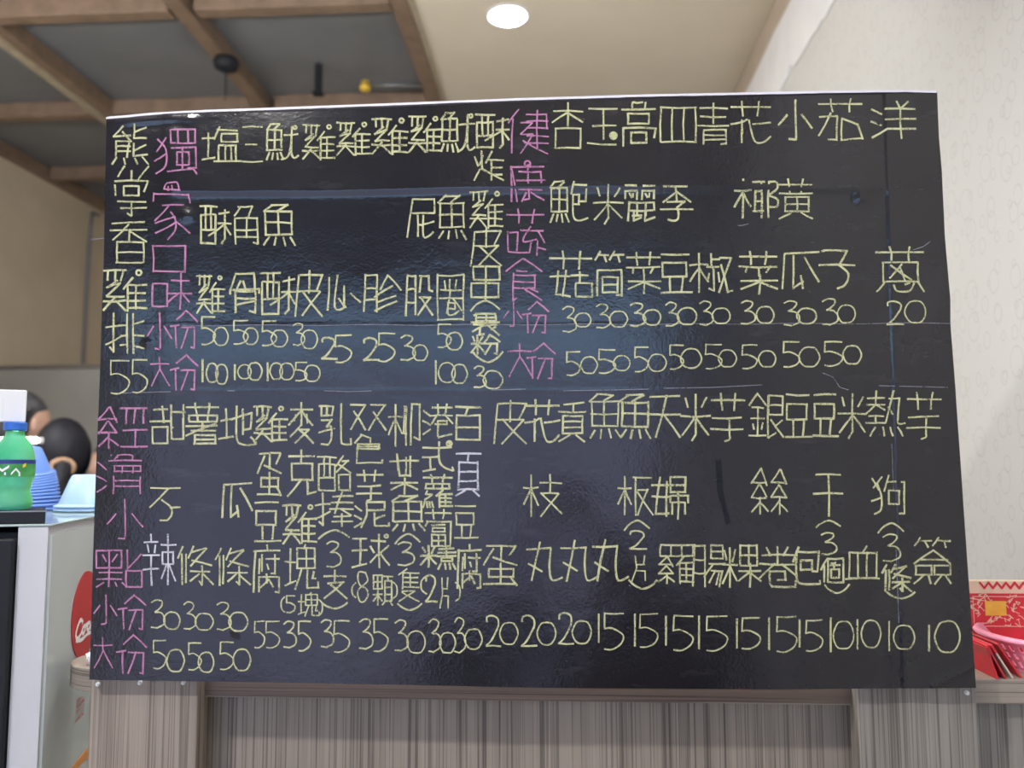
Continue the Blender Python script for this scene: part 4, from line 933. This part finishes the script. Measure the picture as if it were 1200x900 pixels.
def person(loc, yaw, head_z, label, shirt, hair, style, group=None, seated=None):
    """standing figure: one skinned body, a shaped head, hair and clothing as parts; faces -y before yaw"""
    k = head_z / (1.55 if not seated else 1.12); dz = .43 if seated else 0
    t = empty('person', (loc[0], loc[1], 0), yaw, label, 'person', group)
    J = {'pel': (0, 0, .93, .13, .10), 'bel': (0, -.01, 1.05, .125, .095), 'che': (0, 0, 1.24, .145, .10), 'nek': (0, .01, 1.36, .07, .06), 'nk2': (0, 0, 1.43, .05, .05),
         'shl': (-.16, .01, 1.32, .06, .06), 'ell': (-.22, -.02, 1.06, .042, .042), 'wrl': (-.17, -.24, .98, .028, .028), 'hnl': (-.15, -.31, .97, .034, .02),
         'shr': (.16, .01, 1.32, .06, .06), 'elr': (.22, -.02, 1.06, .042, .042), 'wrr': (.17, -.24, .98, .028, .028), 'hnr': (.15, -.31, .97, .034, .02),
         'hil': (-.09, 0, .87, .085, .09), 'knl': (-.1, -.01, .48, .055, .055), 'anl': (-.1, .02, .08, .036, .036), 'tol': (-.1, -.12, .04, .035, .025),
         'hir': (.09, 0, .87, .085, .09), 'knr': (.1, -.01, .48, .055, .055), 'anr': (.1, .02, .08, .036, .036), 'tor': (.1, -.12, .04, .035, .025)}
    if seated:                                                 # sitting on a chair, both hands raised to hold a camera
        hx, hy, hz0 = seated
        for n_ in J:
            a = list(J[n_]); a[2] -= dz if n_[:2] not in ('kn', 'an', 'to') else 0; J[n_] = tuple(a)
        for n_, sx in (('l', -1), ('r', 1)):
            J['kn' + n_] = (sx * .12, -.40, .50, .062, .06); J['an' + n_] = (sx * .12, -.40, .09, .036, .036); J['to' + n_] = (sx * .12, -.53, .04, .035, .025)
            J['el' + n_] = (sx * .27 + hx / k * .4, -.17, .93, .042, .042); J['wr' + n_] = (hx / k + sx * .075, hy / k + .03, hz0 / k - .05, .028, .028); J['hn' + n_] = (hx / k + sx * .07, hy / k, hz0 / k - .02, .034, .02)
    E = [('pel', 'bel'), ('bel', 'che'), ('che', 'nek'), ('nek', 'nk2'), ('nek', 'shl'), ('shl', 'ell'), ('ell', 'wrl'), ('wrl', 'hnl'), ('nek', 'shr'), ('shr', 'elr'), ('elr', 'wrr'), ('wrr', 'hnr'),
         ('pel', 'hil'), ('hil', 'knl'), ('knl', 'anl'), ('anl', 'tol'), ('pel', 'hir'), ('hir', 'knr'), ('knr', 'anr'), ('anr', 'tor')]
    names = list(J); me = bpy.data.meshes.new('body')
    me.from_pydata([(J[n_][0] * k, J[n_][1] * k, J[n_][2] * k) for n_ in names], [(names.index(a), names.index(b)) for a, b in E], [])
    o = bpy.data.objects.new('body', me); COL.objects.link(o); o.parent = t
    o.modifiers.new('sk', 'SKIN'); sv = me.skin_vertices[0].data
    for i, n_ in enumerate(names): sv[i].radius = (J[n_][3] * k, J[n_][4] * k); sv[i].use_root = i == 0
    sb = o.modifiers.new('sub', 'SUBSURF'); sb.levels = 2; sb.render_levels = 2
    me.materials.append(M[shirt])
    for s_1 in (-1, 1):                                        # hands with five fingers
        me2 = bpy.data.meshes.new('hand'); vs = [(0, 0, 0, .02), (0, -.035, 0, .026)]; es = [(0, 1)]
        for f in range(4):
            x = (f - 1.5) * .019; b0 = len(vs); ln = (.07, .08, .075, .06)[f]
            vs += [(x, -.05, 0, .010), (x * 1.1, -.05 - ln * .5, -.006, .009), (x * 1.15, -.05 - ln, -.022, .008)]; es += [(1, b0), (b0, b0 + 1), (b0 + 1, b0 + 2)]
        b0 = len(vs); vs += [(-s_1 * .034, -.03, -.004, .010), (-s_1 * .048, -.06, -.012, .009)]; es += [(0, b0), (b0, b0 + 1)]
        me2.from_pydata([(a * k, b * k, c_ * k) for a, b, c_, _ in vs], es, [])
        h_ = bpy.data.objects.new('hand', me2); COL.objects.link(h_); h_.parent = t; h_.location = (s_1 * .155 * k, -.275 * k, .975 * k) if not seated else (seated[0] + s_1 * .065, seated[1] + .03, seated[2] - .03)
        h_.modifiers.new('sk', 'SKIN'); sv = me2.skin_vertices[0].data
        for i, v in enumerate(vs): sv[i].radius = (v[3] * k, v[3] * k * .85); sv[i].use_root = i == 0
        q_ = h_.modifiers.new('sub', 'SUBSURF'); q_.levels = 1; q_.render_levels = 1; me2.materials.append(M['skin'])
    def blob(rx, ry, rz_, f=None, n=24):
        bm = bmesh.new(); bmesh.ops.create_uvsphere(bm, u_segments=n * 2, v_segments=n, radius=1)
        for v in bm.verts:
            d = v.co.copy(); v.co = Vector((d.x * rx, d.y * ry, d.z * rz_))
            if f: f(v, d)
            v.co *= k
        return bm
    def face(v, d):
        if d.z < 0: v.co.x *= 1 - .28 * d.z * d.z; v.co.y *= 1 - .1 * d.z * d.z
        if d.y < 0:
            v.co.y -= .024 * g(d.x, .13) * g(d.z + .12, .2)                  # nose
            v.co.y += .010 * (g(d.x - .35, .2) + g(d.x + .35, .2)) * g(d.z - .05, .14)   # eye sockets
            v.co.y -= .006 * g(d.x, .3) * g(d.z + .5, .12)                   # lips
    hz_ = 1.55 - dz
    hd = obj('head', blob(.075, .095, .115, face, 28), 'skin', t, smooth=True, loc=(0, -.005 * k, hz_ * k))
    for s_1 in (-1, 1):
        obj('ear', blob(.012, .02, .032, None, 8), 'skin', hd, smooth=True, loc=(s_1 * .076 * k, .005, -.005 * k))
        obj('eye', blob(.011, .008, .008, None, 8), 'pin', hd, smooth=True, loc=(s_1 * .03 * k, -.083 * k, .008 * k))
        obj('iris', blob(.005, .003, .005, None, 8), 'hair', hd, smooth=True, loc=(s_1 * .03 * k, -.0905 * k, .008 * k))
    obj('mouth', blob(.024, .006, .005, None, 8), 'redink', hd, smooth=True, loc=(0, -.092 * k, -.055 * k))
    def cap(v, d):
        q_ = 1 + .05 * mn.noise(Vector((d.x * 9, d.y * 9, d.z * 2))); v.co.x *= q_; v.co.y *= q_
        if d.y < .05 and d.z < .35: v.co.y += (.35 - d.z) * .06 + .03; v.co.x *= .96
    hs = 1.14 if style == 'ponytail' else 1.0
    hr = obj('hair', blob(.088 * hs, .108, .122 * hs, cap), hair, t, smooth=True, loc=(0, .016 * k, (hz_ + .014) * k))
    if style == 'ponytail':
        bm = tube([Vector(p_) * k for p_ in ((0, .09, -.03), (0, .135, -.055), (0, .155, -.11), (.005, .155, -.19), (.01, .14, -.27), (.01, .125, -.33))], [r_ * k for r_ in (.022, .034, .042, .040, .028, .006)], 16)
        obj('ponytail', bm, hair, hr, smooth=True)
        bm = bmesh.new(); n1, n2 = 28, 12; vv = [[bm.verts.new(Vector(((.033 + .014 * math.cos(b * 2 * PI / n2)) * math.cos(a * 2 * PI / n1), .132 + .014 * math.sin(b * 2 * PI / n2) * (1 + .2 * math.sin(a * 5)), -.052 + (.033 + .014 * math.cos(b * 2 * PI / n2)) * math.sin(a * 2 * PI / n1) * .8)) * k) for b in range(n2)] for a in range(n1)]
        for a in range(n1):
            for b in range(n2): bm.faces.new((vv[a][b], vv[(a + 1) % n1][b], vv[(a + 1) % n1][(b + 1) % n2], vv[a][(b + 1) % n2]))
        tag(obj('scrunchie', bm, 'tan_cloth', hr, smooth=True), 'tan scrunchie')
    if style == 'mask':
        def mk(v, d):
            if d.y > .3: v.co.y = .0
        obj('face_mask', blob(.066, .06, .055, mk, 14), 'white_cloth', hd, smooth=True, loc=(0, -.078 * k, -.04 * k))
        obj('mask_loop', tube([Vector(p_) * k for p_ in ((.055, -.07, -.02), (.085, -.02, .03), (.088, .02, .04), (.08, .03, -.02), (.06, -.06, -.05))], .004 * k, 8), 'tan_cloth', hd, smooth=True)
    if shirt != 'white_cloth':
        pass
    return t
q = on_y(73, 536, 1.65); person((q.x, q.y), R(212), q.z, 'cook seen from behind, black ponytail held by a tan scrunchie, dark top', 'navy_cloth', 'hair', 'ponytail')
q = on_y(35, 497, 2.1); person((q.x - .02, q.y), R(150), q.z, 'cook with dark grey hair and pale face mask, turned right behind the bottle', 'navy_cloth', 'hair_grey', 'mask')
q = on_y(127, 545, 2.85); person((q.x, q.y), R(-30), q.z, 'person with black hair whose face shows past the board edge', 'navy_cloth', 'hair', 'short')

# ---------------------------------------------------------------- customers side, seen only in the sheen of the board
def chair(x, y, rz, label):
    t = empty('dining_chair', (x, y, 0), rz, label, 'chair', 'chairs behind the photographer')
    obj('seat', B(-.2, -.2, .43, .2, .2, .46), 'black', t, bev=.01)
    pts = [(-.2, .0), (-.2, .3), (-.17, .4), (-.1, .45), (.1, .45), (.17, .4), (.2, .3), (.2, .0)]
    bm = bmesh.new(); f1 = [bm.verts.new((a, -.2, .46 + c_)) for a, c_ in pts]; f2 = [bm.verts.new((a, -.225, .46 + c_)) for a, c_ in pts]
    bm.faces.new(f1); bm.faces.new(f2)
    for i in range(8): bm.faces.new((f1[i], f1[(i + 1) % 8], f2[(i + 1) % 8], f2[i]))
    obj('backrest', bm, 'black', t, bev=.006)
    for a in (-.17, .17):
        for c_ in (-.17, .17): obj('leg', tube([(a, c_, .43), (a * 1.1, c_ * 1.1, 0)], .014, 8), 'metal', t)
chair(.17, -1.72, 0, 'black dining chair on which the photographer sits')
pho = person((.17, -1.70), R(180), 1.09, 'seated photographer in dark clothes holding a camera up with both hands', 'navy_cloth', 'hair', 'short', seated=(.17, -.40, 1.33))
t = empty('photo_camera', (0, -1.29, 1.345), 0, 'black camera held up by the seated photographer', 'camera')
obj('camera_body', B(-.06, -.035, -.04, .06, .0, .04), 'black', t, bev=.006)
obj('lens', tube([(0, 0, 0), (0, .055, 0)], .03, 20), 'black', t)
chair(.6, -2.5, R(-10), 'black dining chair by the wallpapered wall')
chair(-.45, -2.5, R(15), 'black dining chair set askew beside the table')
t = empty('dining_table', (-.1, -3.3, 0), 0, 'plain dining table in front of the shop window', 'table')
obj('tabletop', B(-.7, -.4, .71, .7, .4, .74), 'wood_x', t, bev=.004)
for a in (-.63, .63):
    for c_ in (-.33, .33): obj('leg', B(a - .02, c_ - .02, 0, a + .02, c_ + .02, .71), 'black', t)
